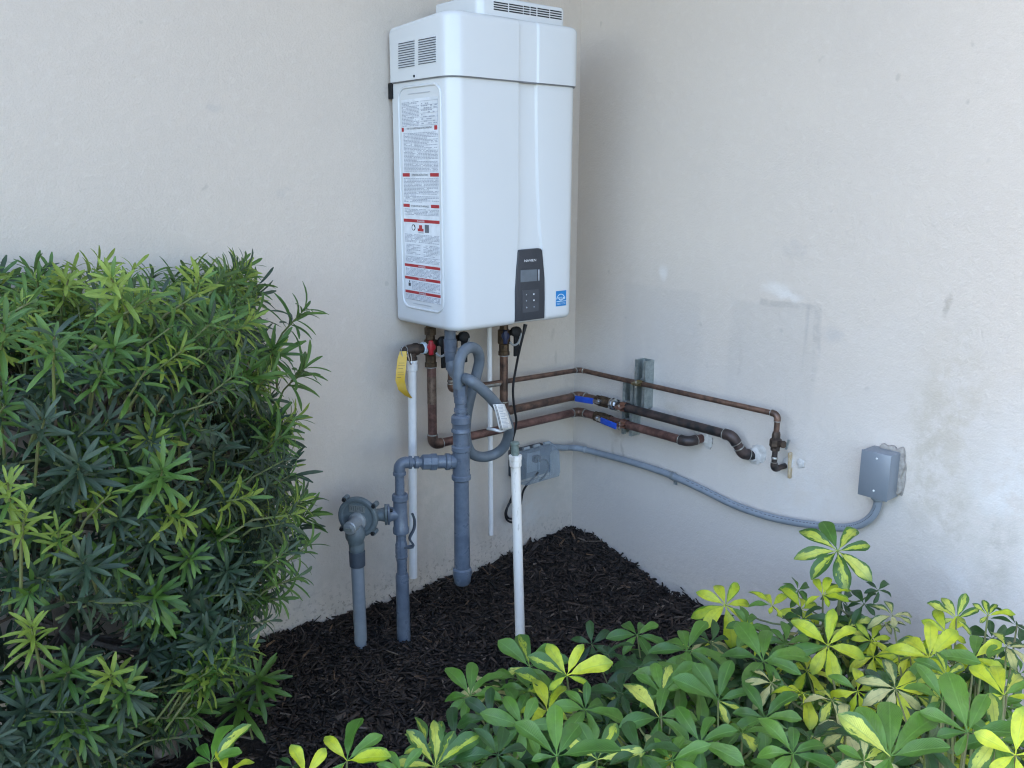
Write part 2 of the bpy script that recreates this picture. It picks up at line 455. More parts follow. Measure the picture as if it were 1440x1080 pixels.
def mulch():
    n = 34000
    x = -2.3*nrng.random(n)**.95; y = -1.35*nrng.random(n)
    # denser where the bed shows in the photo
    y[24000:] = -1.3-.6*nrng.random(n-24000); x[24000:] = -1.25*nrng.random(n-24000)
    m2 = 16000; x[:m2] = -1.35*nrng.random(m2); y[:m2] = -.95*nrng.random(m2)
    L = nrng.lognormal(math.log(.0115), .62, n).clip(.004, .055); W = (nrng.uniform(.0014, .005, n)*(1+1.1*(nrng.random(n) > .93))); T = nrng.uniform(.0008, .0022, n)
    yawa = nrng.uniform(0, 2*math.pi, n); pt = nrng.normal(0, .36, n); rl = nrng.normal(0, .45, n)
    z = np.array([bed_height(a, b) for a, b in zip(x, y)])+nrng.uniform(-.001, .008, n)
    cy, sy, cp, sp = np.cos(yawa), np.sin(yawa), np.cos(pt), np.sin(pt)
    dx = np.stack([cy*cp, sy*cp, sp], 1); side = np.stack([-sy, cy, 0*sy], 1); up = np.cross(dx, side)
    c, s = np.cos(rl)[:, None], np.sin(rl)[:, None]; s2 = c*side+s*up; u2 = -s*side+c*up
    base = np.stack([x, y, z], 1); vs = []
    for k, (a, b, h) in enumerate([(-1, -1, -1), (1, -.5, -1), (1, .5, -1), (-1, 1, -1), (-1, -1, 1), (1, -.5, 1), (1, .5, 1), (-1, 1, 1)]):
        vs.append(base+dx*(L*a*nrng.uniform(.7, 1, n))[:, None]/1+s2*(W*b*nrng.uniform(.6, 1, n))[:, None]+u2*(T*h)[:, None])
    co = np.stack(vs, 1).reshape(-1, 3)
    co[:, 0] = np.minimum(co[:, 0], -.001); co[:, 1] = np.minimum(co[:, 1], -.001)
    q = np.array([(0, 3, 2, 1), (4, 5, 6, 7), (0, 1, 5, 4), (1, 2, 6, 5), (2, 3, 7, 6), (3, 0, 4, 7)])
    F = (np.arange(n)[:, None, None]*8+q[None]).reshape(-1)
    me = quads('mulch_chips', co, F)
    m_ = NT('mulch_chip_bark'); g = m_.node('ShaderNodeNewGeometry'); r = g.outputs['Random Per Island']
    c = m_.mix(m_.smooth(r, .0, .85), (.007, .0055, .0048), (.044, .030, .022))
    c = m_.mix(m_.smooth(r, .85, .97), c, (.075, .050, .036)); c = m_.mix(m_.smooth(r, .978, .988), c, (.17, .13, .10))
    me.materials.append(m_.set(c, .72, 0, m_.bump(m_.noise(400, 3, .6, m_.pos()), .5, .001), .4))
    o = bpy.data.objects.new('mulch_chips', me); COL.objects.link(o)
    tag(o, 'shredded black mulch covering the bed', None, None, 'stuff')
def quads(name, co, F, per=4):
    me = bpy.data.meshes.new(name); nv = len(co); nf = len(F)//per
    me.vertices.add(nv); me.vertices.foreach_set('co', np.ascontiguousarray(co, np.float32).ravel())
    me.loops.add(len(F)); me.loops.foreach_set('vertex_index', np.ascontiguousarray(F, np.int32))
    me.polygons.add(nf); me.polygons.foreach_set('loop_start', np.arange(0, len(F), per, dtype=np.int32))
    me.update(calc_edges=True); me.validate()
    return me
mulch()
# the larger brown chips that can be picked out
chips = [(806, 747, .05, .008, 60), (786, 752, .035, .006, 120), (790, 765, .04, .007, 20), (830, 775, .028, .005, 150), (812, 763, .022, .009, 10),
         (628, 815, .035, .006, 95), (648, 812, .03, .005, 70), (676, 800, .05, .005, 80), (690, 795, .04, .005, 100), (912, 815, .025, .006, 95),
         (760, 800, .03, .004, 30), (720, 850, .03, .004, 150), (655, 850, .04, .004, 20), (600, 900, .035, .004, 100), (470, 950, .04, .004, 60),
         (540, 960, .04, .004, 130), (430, 920, .03, .005, 20), (400, 990, .04, .004, 45), (590, 950, .03, .004, 170), (880, 830, .03, .004, 140),
         (850, 800, .03, .004, 60), (770, 770, .03, .005, 45), (735, 785, .03, .005, 95), (380, 905, .03, .006, 10), (465, 885, .035, .005, 40)]
for (u, v, L, w, a) in chips:
    p = PZ(u, v, .02); p[2] = bed_height(p[0], p[1])
    p = PZ(u, v, p[2]+.008); p[1] = min(p[1], -.03); p[0] = min(p[0], -.03); p[2] = bed_height(p[0], p[1])+.008
    a = R(a); d = np.array([math.cos(a), math.sin(a), .25])
    s = np.array([-math.sin(a), math.cos(a), .2]); d, s = unit(d), unit(s); nn = np.cross(d, s)
    MB().add([p-d*L/2-s*w/2, p+d*L/2-s*w*.2, p+d*L*.46+s*w*.4, p-d*L*.4+s*w/2, p-d*L/2-s*w/2+nn*.004, p+d*L/2-s*w*.2+nn*.003, p+d*L*.46+s*w*.4+nn*.003, p-d*L*.4+s*w/2+nn*.004],
             [(0, 3, 2, 1), (4, 5, 6, 7), (0, 1, 5, 4), (1, 2, 6, 5), (2, 3, 7, 6), (3, 0, 4, 7)]).build('wood_chip', wood_chip, bed)

# ------------------------------------------------------------------ water heater
HX0, HX1, HY, HZ0, HZS = -.713, -.273, -.2755, .857, 1.494
heater = thing('water_heater', ((HX0+HX1)/2, -.01, HZ0), 'white tankless water heater with black control panel mounted on the stucco wall', 'water heater')
def rrect(x0, x1, y0, y1, rf, rb, inset=0., n=8):
    """outline; rf = front (low y) corner radius, rb = back"""
    x0 += inset; x1 -= inset; y0 += inset; y1 -= 0
    rf = max(rf-inset, .001); out = []
    for cx, cy, r, a0 in ((x0+rf, y0+rf, rf, 180), (x1-rf, y0+rf, rf, 270), (x1-rb, y1-rb, rb, 0), (x0+rb, y1-rb, rb, 90)):
        for i in range(n+1):
            a = R(a0+90*i/n); out.append((cx+r*math.cos(a), cy+r*math.sin(a)))
    return out
def rounded_shell(x0, x1, y0, y1, z0, z1, rf, rb, rbot, rtop, backdrop=0., chan=None, zs=()):
    levels = []
    if rbot:
        for i in range(7): a = R(90*i/6); levels.append((z0+rbot*(1-math.sin(a)), rbot*(1-math.cos(a)) if False else rbot*(1-math.sin(R(90-90*i/6)))))
        levels = [(z0+rbot*(1-math.cos(R(90*i/6))), rbot*(1-math.sin(R(90*i/6)))) for i in range(7)]
    else: levels = [(z0, 0)]
    if rtop: levels += [(z1-rtop*(1-math.sin(R(90*i/6))), rtop*(1-math.cos(R(90*i/6)))) for i in range(7)]
    else: levels += [(z1, 0)]
    levels = sorted(levels+[(z, 0) for z in zs])
    m = MB(); vs = []; n = 0
    for z, ins in levels:
        o = rrect(x0, x1, y0, y1, rf, rb, ins)
        if chan:
            xl, xr, dp = chan(z); yy_ = o[8][1]
            o = o[:9]+[(xl-.0005, yy_), (xl+.0008, yy_+dp*.15), (xl+.0022, yy_+dp), (xr-.0085, yy_+dp), (xr-.0060, yy_+dp*.88), (xr-.0030, yy_+dp*.35), (xr-.0010, yy_+dp*.06), (xr+.0005, yy_)]+o[9:]
        n = len(o)
        for x, y in o:
            zz = z
            if backdrop and z > (z0+z1)/2:
                t = max(0, y-(y1-backdrop))/backdrop
                zz = z-backdrop*(1-math.sqrt(max(0, 1-t*t)))*.8
            vs.append((x, y, zz))
    fs = []
    for i in range(len(levels)-1):
        for k in range(n): fs.append((i*n+k, i*n+(k+1) % n, (i+1)*n+(k+1) % n, (i+1)*n+k))
    fs.append(tuple(range(n-1, -1, -1))); fs.append(tuple((len(levels)-1)*n+k for k in range(n)))
    return m.add(vs, fs)
_tab = sorted((PY(u, v, HY)[2], PY(u, v, HY)[0], PY(u2, v, HY)[0]) for u, v, u2 in ((729.5, 110, 756), (729.5, 180, 756.5), (729.6, 260, 758), (729.6, 320, 760.5), (728, 350, 763.5), (725.5, 400, 767.5), (724, 440, 768), (724, 458, 768)))
def body_channel(z):
    zz, a, b = zip(*_tab); return float(np.interp(z, zz, a)), float(np.interp(z, zz, b)), .0065
body = rounded_shell(HX0, HX1, HY, -.012, HZ0, HZS+.04, .042, .004, .016, 0, chan=body_channel, zs=[t[0] for t in _tab[1:-1]]).build('body', white_paint, heater, sharp=24)
_cl, _cr = PY(730, 75, HY-.007)[0], PY(759, 75, HY-.007)[0]
cap = rounded_shell(HX0-.006, HX1+.006, HY-.007, -.008, HZS, HZS+.152, .046, .012, .0, .016, .05, chan=lambda z: (_cl, _cr, .005)).build('top_cap', white_paint, heater, sharp=24)
MB().box((HX0+.06, -.012, HZ0-.0), (HX1-.06, -.001, HZ0+.62)).build('mounting_plate', M('bracket_steel', (.25, .26, .27), rough=.45, metal=.6), heater)
q = PY(549, 128, -.012)
MB().box((HX0-.004, -.02, q[2]-.02), (HX0+.03, -.002, q[2]+.02)).build('wall_bracket', black_plastic, heater)
# seam lip under the cap
MB().prism([(x, y, HZS-.003) for x, y in rrect(HX0-.003, HX1+.003, HY-.004, -.009, .044, .006)], (0, 0, .0035)).build('seam_gasket', M('gasket_grey', (.18, .19, .2), rough=.6), heater)
# raised strip down the front, widening round the control panel
FYP = HY
def fpt(u, v, y=FYP): p = PY(u, v, y); return p
def strip(pl, pr, y, th, name, zt=None, zb=None):
    L = [PY(u, v, y) for u, v in pl]; Rr = [PY(u, v, y) for u, v in pr]
    if zt is not None: L[0][2] = zt; Rr[0][2] = zt
    if zb is not None: L[-1][2] = zb; Rr[-1][2] = zb
    out = L+Rr[::-1]
    return MB().prism([(p[0], y+.004, p[2]) for p in out], (0, -(th+.004), 0)).build(name, white_paint, heater, bevel=.0045, seg=3, sharp=60)
# control panel
PYF = FYP-.0012
def ppt(u, v): return PY(u, v, PYF)
pan = [ppt(u, v) for u, v in ((728.2, 354), (731, 351.5), (735, 351), (757, 349), (760, 349.5), (762, 352), (765.2, 390), (765.6, 420), (765, 452.5), (724.3, 459), (724.3, 410), (726, 380))]
for i in (8, 9): pan[i][2] = max(pan[i][2], HZ0+.009)
panel = MB().prism([(p[0], PYF+.0072, p[2]) for p in pan], (0, -.0094, 0)).build('control_panel', panel_plastic, heater, bevel=.0016, seg=2, sharp=60)
PF = PYF-.0023
def pf(u, v): return PY(u, v, PF)
def quadp(name, uvs, mat, parent, th=.0006, bev=0.):
    return MB().prism([pf(u, v) for u, v in uvs], (0, -th, 0)).build(name, mat, parent, bevel=bev)
quadp('display', [(731.8, 380), (731.8, 397), (755.2, 395), (755.2, 378.6)], lcd_mat, panel, .0008)
quadp('painted_display_glint', [(757, 379), (757, 394.6), (758.4, 394.4), (758.4, 378.9)], M('painted_glint', (.5, .52, .55), rough=.15), panel, .0006)  # pale strip paints a glint along the display edge
kp = quadp('keypad', [(734.0, 408.4), (734.5, 440), (757.5, 437.2), (757.2, 406.6)], keypad_mat, panel, .0008)
for (u, v, r, mt) in ((750.6, 413.6, 1.5, print_white), (750.8, 422.2, 1.5, print_white), (740.3, 414.4, 1.1, print_grey), (740.3, 423, 1.1, print_grey), (740.6, 432.4, 1.4, print_grey), (751, 431.5, 1.1, print_grey)):
    c = PY(u, v, PF-.0009); rr = r*.0016
    MB().lathe(c, (0, -1, 0), [(0, rr), (.0005, rr)], 10).build('button_mark', mt, kp)
a, b = pf(737, 368.6), pf(753.6, 367.2)
text_obj('lettering', 'NAVIEN', (a[0], PF-.0004, (a[2]+b[2])/2), (1, 0, 0), (0, 0, 1), .0066, print_white, panel, width=b[0]-a[0])
# energy sticker
def st(u, v): return PY(u, v, FYP-.0006)
e0, e1, e2 = st(782, 409.5), st(796.3, 408), st(782, 431)
SW, SH = e1[0]-e0[0], e0[2]-e2[2]
SX, SZ = e0[0], e2[2]
stk = MB().box((SX, FYP-.0008, SZ), (SX+SW, FYP+.0005, SZ+SH)).build('efficiency_sticker', sticker_blue, heater)
yy = FYP-.0012
def arcband(cx, cz, r0, r1, a0, a1, n=14):
    P = [(cx+r1*math.cos(R(a0+(a1-a0)*i/n)), yy, cz+r1*math.sin(R(a0+(a1-a0)*i/n))) for i in range(n+1)]
    P += [(cx+r0*math.cos(R(a1+(a0-a1)*i/n)), yy, cz+r0*math.sin(R(a1+(a0-a1)*i/n))) for i in range(n+1)]
    return P
pale = M('sticker_pale', (.55, .72, .85), rough=.4)
m = MB(); m.prism(arcband(SX+SW*.45, SZ+SH*.42, SW*.36, SW*.42, 5, 175), (0, -.0002, 0))
m.prism(arcband(SX+SW*.48, SZ+SH*.60, SW*.20, SW*.27, 190, 340), (0, -.0002, 0))
P = []
for k in range(10):
    a = R(90+36*k); rr = SW*(.15 if k % 2 == 0 else .062); P.append((SX+SW*.78+rr*math.cos(a), yy, SZ+SH*.52+rr*math.sin(a)))
m.prism(P, (0, -.0003, 0)); m.box((SX+SW*.04, yy-.0002, SZ+SH*.29), (SX+SW*.96, yy, SZ+SH*.33))
m.build('sticker_mark', pale, stk)
text_obj('lettering', 'ENERGY STAR', (SX+SW*.08, FYP-.0008, SZ+SH*.1), (1, 0, 0), (0, 0, 1), SH*.12, pale, stk, width=SW*.84)
text_obj('lettering', 'energy', (SX+SW*.1, FYP-.0008, SZ+SH*.42), (1, 0, 0), (0, 0, 1), SH*.18, pale, stk, width=SW*.5)
# side: embossed frame and the printed label
SXP = HX0
def sp(u, v): return PX(u, v, SXP)
c0, c1 = sp(555.5, 124), sp(619.5, 118); d0, d1 = sp(569.5, 430), sp(625, 441)
EY0, EY1 = -.045, max(c1[1], -.232)
EZ1, EZ0 = (c0[2]+c1[2])/2, (d0[2]+d1[2])/2
def ring(y0, y1, z0, z1, r, n=6):
    out = []
    for cy, cz, a0 in ((y0-r, z1-r, 0), (y1+r, z1-r, 90), (y1+r, z0+r, 180), (y0-r, z0+r, 270)):
        for i in range(n+1): a = R(a0+90*i/n); out.append((SXP-.0004, cy+r*math.cos(a), cz+r*math.sin(a)))
    return out
rg = ring(EY0, EY1, EZ0, EZ1, .03)
MB().tube(rg+[rg[0]], .0034, 10, False).build('embossed_frame', white_paint, heater, sharp=60)
LY0, LY1 = EY0-.012, EY1+.012                 # label: left (wall side) and right (front) edges
LZ1, LZ0 = EZ1-.030, EZ0+.022
lab = MB().box((SXP-.0006, LY1, LZ0), (SXP+.001, LY0, LZ1)).build('warning_label', label_paper, heater)
LWD, LHT = LY0-LY1, LZ1-LZ0
def lz(v): return LZ1-(v-134)/(424-134)*LHT           # v measured along the label's middle
def ly(s): return LY0-s*LWD
def lrect(m, s0, s1, v0, v1, lift=.0011): m.box((SXP-lift, ly(s1), lz(v1)), (SXP-.0004, ly(s0), lz(v0)))
tr = random.Random(3)
txt = MB(); txt2 = MB()
def para(s0, s1, v0, v1, step, dens=.93, m=None):
    m = m or txt; v = v0
    while v < v1:
        s = s0; end = s1 if tr.random() < .75 else s0+(s1-s0)*tr.uniform(.35, .9)
        while s < end-.01:
            w = tr.uniform(.02, .065); w = min(w, end-s)
            if tr.random() < dens: lrect(m, s, s+w, v, v+step*.55, .0010)
            s += w+.012
        v += step
para(.02, .50, 138, 171, 1.9); para(.56, .98, 141, 171, 3.0, .55)
for v in np.arange(138, 172, 5.5): lrect(txt, .53, 1.0, v, v+.45)
lrect(txt, .985, .99, 138, 172)
para(.05, .99, 181, 236, 1.9); para(.03, .99, 245, 279, 1.95); para(.03, .99, 289, 297, 1.9)
para(.02, .99, 326, 338, 1.8); para(.06, .46, 341, 355, 1.9); para(.55, .99, 341, 357, 1.9); para(.03, .99, 359, 368, 1.8)
para(.03, .99, 376, 388, 1.8); para(.2, .99, 396, 409, 1.9); para(.02, .99, 416, 424, 1.8)
txt.build('printed_text', print_grey, lab)
def heading(body, s, w, v, h, mat):
    o = text_obj('lettering', body, (SXP-.0004, ly(s), lz(v+h)), (0, -1, 0), (0, 0, 1), h/(424-134)*LHT, mat, lab, width=w*LWD, lift=.0012)
heading('FOR YOUR SAFETY READ BEFORE OPERATING', .16, .68, 173.5, 2.6, print_dark)
heading('OPERATING INSTRUCTIONS', .27, .44, 238.6, 3.2, print_dark)
heading('TO TURN OFF GAS TO APPLIANCE', .22, .5, 283.3, 2.8, print_dark)
for (s0, s1, v0, v1) in ((.0, .06, 173, 178.5), (.90, .98, 172.5, 178.5), (.0, .2, 237.6, 242.6), (.77, 1., 237.6, 242.6), (.0, .18, 282, 286.6), (.78, 1., 282, 286.6),
                         (0, 1, 304, 308.5), (0, 1, 370.5, 374.6), (0, 1, 389.5, 393.6), (0, 1, 410.5, 414.6)):
    mm = MB(); lrect(mm, s0, s1, v0, v1, .0009); mm.build('red_bar', print_red, lab)
for body, v in (('DANGER', 305), ('WARNING', 371.2), ('WARNING', 390.2), ('WARNING', 411.2)):
    heading(body, .40, .2, v, 2.7, print_white)
# pictograms
def disc(s, v, r, mat, name, lift=.0010):
    MB().lathe((SXP-.0004, ly(s), lz(v)), (-1, 0, 0), [(0, r), (lift-.0004, r)], 18).build(name, mat, lab)
disc(.28, 316, .0085, print_dark, 'pictogram')
mm = MB()
mm.prism([(SXP-.0010, ly(.28+.07*math.cos(R(t))*k), lz(316)+.0075*math.sin(R(t))*k2) for t, k, k2 in ((0, .5, 1), (60, .3, .5), (90, .1, 1), (150, .5, .6), (200, .5, .9), (260, .4, 1), (320, .5, .7))], (-.0004, 0, 0))
mm.build('flame_mark', print_white, lab)
mm = MB(); lrect(mm, .40, .56, 317, 321); lrect(mm, .44, .52, 312, 317); mm.build('pictogram', print_red, lab)
mm = MB(); lrect(mm, .42, .56, 322.2, 323.6); mm.build('caption_line', print_grey, lab)
mm = MB(); lrect(mm, .60, .71, 311, 322.5); mm.build('pictogram', M('print_mid_grey', (.12, .13, .15), rough=.5), lab)
mm = MB(); lrect(mm, .10, .16, 399, 404); lrect(mm, .12, .14, 395.6, 398.4); mm.build('pictogram', print_dark, lab)
for v, s0, s1 in ((EZ1-.017, .2, .8), (EZ0+.012, .22, .74)):
    MB().box((SXP-.0012, ly(s1), v-.001), (SXP, ly(s0), v+.001)).build('embossed_line', white_painted_shade, heater)
# louvres on the side of the cap
CXP = HX0-.006
sl = None
for g, (ua, ub, va, vb) in enumerate(((560.5, 583, 62, 57.5), (588.5, 613, 56.5, 52))):
    for k in range(11):
        p0, p1 = PX(ua, va+k*3.42, CXP), PX(ub, vb+k*3.42, CXP)
        z = (p0[2]+p1[2])/2
        MB().box((CXP-.0007, p1[1], z-.0011), (CXP+.001, p0[1], z+.0009)).build('painted_louvre_slot', M('painted_slot_shade', (.10, .12, .14), rough=.6), cap)  # dark strip on the solid cap paints the shade inside a slot
        MB().add([(CXP-.0004, p0[1], z+.0036), (CXP-.0004, p1[1], z+.0036), (CXP-.0032, p1[1], z+.0006), (CXP-.0032, p0[1], z+.0006), (CXP-.0004, p0[1], z+.0010), (CXP-.0004, p1[1], z+.0010)],
                 [(0, 1, 2, 3), (3, 2, 5, 4), (0, 3, 4), (1, 5, 2)]).build('louvre_hood', white_paint, cap)
p = PX(582.5, 107, CXP)
MB().lathe(p, (-1, 0, 0), [(0, .0032), (.0015, .0032), (.0022, .002)], 12).build('screw', dark_gap, cap)
# vent hood on top
hx0, hx1 = PY(674, 10, -.25)[0], PY(797, 20, -.25)[0]
hz0, hz1 = HZS+.145, PY(797, 11.5, -.25)[2]
hood = rounded_shell(hx0, hx1, -.25, -.06, hz0, hz1, .022, .01, 0, .008).build('vent_hood', white_paint, heater, sharp=50)
us = ((694.2, 714), (716, 735), (736.2, 744.5), (746, 754), (755.8, 772.2), (773.6, 789.5))
for (ua, ub) in us:
    for k in range(4):
        t = lambda u: 2.2+(u-694)*.150
        pa, pb = PY(ua, t(ua)+k*3.35, -.25), PY(ub, t(ub)+k*3.35, -.25)
        z = (pa[2]+pb[2])/2+.0
        MB().box((pa[0], -.2509, z-.0024), (pb[0], -.2490, z+.0006)).build('grille_slot', dark_gap, hood)

# ------------------------------------------------------------------ pipe helpers
def run(root, pts, r, bend, mat, names=('pipe', 'elbow'), emat=None, ratio=1.17, ring_mat=None):
    """straight pieces and elbows of a soldered run, each its own part"""
    pts = [V(p) for p in pts]; prev = pts[0]; n = len(pts)
    for i in range(1, n):
        if i < n-1:
            arc = arc_corner(pts[i-1], pts[i], pts[i+1], bend)
            MB().tube([prev, arc[0]], r, 18).build(names[0], mat, root)
            d0, d1 = unit(arc[0]-pts[i-1]), unit(pts[i+1]-arc[-1]); ex = r*.9
            path = [arc[0]-d0*ex]+arc+[arc[-1]+d1*ex]
            el = MB().tube(path, r*ratio, 18).build(names[1], emat or mat, root)
            rm = ring_mat or solder
            rb = MB()
            rb.lathe(arc[0]-d0*(ex+.0012), d0, [(0, r*1.02), (.0008, r*1.2), (.003, r*1.22), (.004, r*1.1)], 18)
            rb.lathe(arc[-1]+d1*(ex-.0028), d1, [(0, r*1.1), (.001, r*1.22), (.0032, r*1.2), (.004, r*1.02)], 18)
            rb.build('solder_ring', rm, el)
            prev = arc[-1]
        else: MB().tube([prev, pts[i]], r, 18).build(names[0], mat, root)
def blobmesh(c, rx, ry, rz, seed, amp=.35, flat=None, n=12):
    m = MB(); vs = []; fs = []
    for i in range(n//2+1):
        th = math.pi*i/(n//2)
        for k in range(n):
            a = 2*math.pi*k/n; d = Vector((math.sin(th)*math.cos(a), math.sin(th)*math.sin(a), math.cos(th)))
            s = 1+amp*mnoise.noise(d*1.7+Vector((seed, seed*2, 0)))+amp*.5*mnoise.noise(d*4+Vector((seed, 0, 5)))
            vs.append((c[0]+d.x*rx*s, c[1]+d.y*ry*s, c[2]+d.z*rz*s))
    for i in range(n//2):
        for k in range(n): fs.append((i*n+k, (i+1)*n+k, (i+1)*n+(k+1) % n, i*n+(k+1) % n))
    m.add(vs, fs); return m
OW1, OW2 = .080, .055
# upper thin copper line
up = thing('copper_pipe', PX(960, 553, -OW2), 'thin upper copper pipe that ends in a bronze valve turning down into the wall', 'pipe', 'copper pipes bent round the wall corner')
zu = .638
pE = PX(1089, 582, -OW2)
dU = PY(633.5, 540, -OW1)[0]
run(up, [(dU, -OW1, .80), (dU, -OW1, zu+.012), (-OW2, -OW1, zu), (-OW2, pE[1]-.010, zu+.002), (-OW2, pE[1]-.010, .545)], .0078, .013, copper_old)
pv = (-OW2, pE[1]-.010)
vb = MB().lathe((pv[0], pv[1], .612-.022), (0, 0, -1), [(-.002, .0095), (.006, .0115), (.016, .0115), (.020, .0165), (.036, .0165), (.042, .0125), (.050, .0125), (.052, .008)], 8).build('valve_body', bronze_dark, up, sharp=30)
MB().lathe((pv[0]-.002, pv[1]-.012, .562), (-.2, -.9, .1), [(0, .006), (.012, .006), (.013, .010), (.017, .010), (.0175, .004)], 12).build('valve_stem', bronze_dark, vb)
MB().obox((pv[0]+.004, pv[1]-.033, .563), (.002, .0, 0), (0, .003, .0), (.0, -.003, .014)).build('valve_handle', galv, vb)
run(up, [(pv[0], pv[1], .545), (pv[0], pv[1], .487), (0.004, pv[1]-.004, .487)], .0076, .012, copper_dark, ratio=1.25)
MB().lathe((pv[0], pv[1], .522), (0, 0, -1), [(0, .0085), (.002, .0098), (.005, .0098), (.006, .0085)], 16).build('solder_ring', solder, up)
foam = MB().obox((-.006, pv[1]-.018, .492), (.006, 0, 0), (0, .004, 0), (0, 0.002, .036)).build('foam_seal', foam_tan, up, bevel=.002)
MB().lathe((dU, -OW1, zu+.036), (0, 0, 1), [(0, .0082), (.001, .0096), (.006, .0096), (.007, .0082)], 16).build('solder_ring', solder, up)
q = PY(690, 534, -OW1)
MB().tube([(q[0]-.035, -OW1, zu+.0068), (q[0]+.035, -OW1, zu+.0048)], .0084, 16).build('coupling', solder, up)
# middle copper line
mid = thing('copper_pipe', PX(955, 593, -OW2), 'blackened middle copper pipe with a dog-leg bend going into white caulk', 'pipe', 'copper pipes bent round the wall corner')
zm, zl = .552, .497
xm = PY(708.5, 545, -OW1)[0]
pm = PX(1026, 612, -OW2); pm2 = PX(1046, 640, -.030)
run(mid, [(xm, -OW1, .765), (xm, -OW1, zm), (-OW2, -OW1, zm), (-OW2, -.215, zm)], .0128, .020, copper_old)
run(mid, [(-OW2, -.215, zm), (-OW2, pm[1]-.008, zm-.003), (-.030, pm2[1]+.004, pm2[2]+.004), (.006, pm2[1]-.018, pm2[2]-.006)], .0135, .020, copper_dark)
# lower copper line
low = thing('copper_pipe', PX(930, 610, -OW2), 'reddish lower copper pipe, the lowest of three, ending in a short elbow at the wall', 'pipe', 'copper pipes bent round the wall corner')
xl = PY(608, 590, -OW1)[0]
pl = PX(966, 620, -OW2)
run(low, [(xl, -OW1, .745), (xl, -OW1, zl), (-OW2, -OW1, zl), (-OW2, -.18, zl)], .0130, .020, copper_red, emat=copper_old)
run(low, [(-OW2, -.18, zl), (-OW2, pl[1]-.004, zl), (.006, pl[1]-.018, zl+.004)], .0132, .022, copper_red, emat=copper_dark)
MB().tube([(xl, -OW1, .62), (xl, -OW1, .70)], .01335, 18, False).build('stained_band', M('tarnish', (.24, .17, .13), (.12, .08, .06), 70, .4, .6), low)
# caulk where the pipes enter the wall
HW = [c for c in house.children if c.data and c.data.materials[0].name == 'stucco_with_pipes'][0]
for (y, z, rx_, r, sd_) in ((pm2[1]-.018, pm2[2]-.004, .009, .023, 1), (pm2[1]-.030, pm2[2]+.008, .003, .024, 4), (pl[1]-.022, zl+.006, .008, .021, 2), (pl[1]-.034, zl-.002, .003, .020, 6), (pl[1]+.010, zl+.024, .010, .010, 5), (pv[1]-.010, .496, .006, .017, 3), (pv[1]-.046, .503, .003, .012, 8)):
    blobmesh((-.001, y, z), rx_, r, r*1.1, sd_).build('caulk_patch', caulk, HW)
# blue lever ball valves on the middle and lower lines
def ball_valve(y0, z, flip, label):
    o = thing('ball_valve', (-OW2, y0, z), label, 'valve', 'blue handled shut-off valves')
    d = (0, -1, 0)
    MB().lathe((-OW2, y0+.034, z), d, [(0, .0135), (.001, .0168), (.012, .0168), (.013, .0145), (.018, .0185), (.044, .0185), (.050, .0148), (.054, .0148), (.055, .0168), (.068, .0168), (.069, .0135)], 8).build('valve_body', brass_old, o, sharp=30)
    s = 1 if flip else -1
    py = y0+s*.0; nx = -OW2
    MB().lathe((nx-.012, py, z+.004), (-1, 0, .1), [(0, .007), (.012, .007), (.013, .0085), (.018, .0085), (.019, .004), (.024, .004)], 6).build('stem_nut', chrome, o, sharp=30)
    # lever: pivot at the stem, grip running along the pipe
    L = .082
    g0 = np.array([nx-.030, py-s*.004, z+.004]); g1 = g0+np.array([-.008, -s*L, -.004])
    ax = unit(g1-g0); c = (g0+g1)/2
    MB().obox(g0+ax*.008, ax*.014, (0, 0, .006), (.0015, 0, 0)).build('lever_plate', chrome, o)
    MB().obox(c+ax*.012, ax*(L*.5-.004), (0, 0, .0098), (.0032, 0, 0)).build('handle', blue_plastic, o, bevel=.0025, seg=2)
    return o
ball_valve(PX(850, 566, -OW2)[1], zm, False, 'ball valve whose blue lever points left toward the corner, on the middle pipe')
ball_valve(PX(848, 588, -OW2)[1], zl, True, 'ball valve whose blue lever points right, on the lowest copper pipe')
q = PX(862, 569, -OW2)
un = MB()
un.lathe((-OW2, q[1]+.006, zm), (0, -1, 0), [(0, .015), (.001, .020), (.006, .020), (.007, .016), (.011, .016), (.012, .0195), (.020, .0195), (.021, .0145), (.028, .0145)], 8)
un.build('union_nut', chrome, mid, sharp=30)
q = PX(872, 594, -OW2)
# strut channels and clamps
def strut(y0, y1, z0, z1, label):
    o = thing('strut_channel', (0, (y0+y1)/2, z0), label, 'bracket', 'galvanised strut channels')
    t = .0026; d = .041
    MB().box((-t-.0005, y0, z0), (-.0005, y1, z1)).build('back_web', galv, o)
    for a, b in ((y0, y0+t), (y1-t, y1)): MB().box((-d, a, z0), (-t-.0007, b, z1)).build('flange', galv, o)
    for a, b in ((y0+t+.0002, y0+.011), (y1-.011, y1-t-.0002)): MB().box((-d, a, z0), (-d+t, b, z1)).box((-d+t+.0002, a if a > y0+.02 else b-t, z0), (-d+.010, (a if a > y0+.02 else b-t)+t, z1)).build('lip', galv, o)
    return o
sa = strut(-.349, -.306, .556, .706, 'taller galvanised strut channel holding the thin upper copper pipe')
sb = strut(-.302, -.259, .458, .632, 'shorter galvanised strut channel behind the two thick copper pipes')
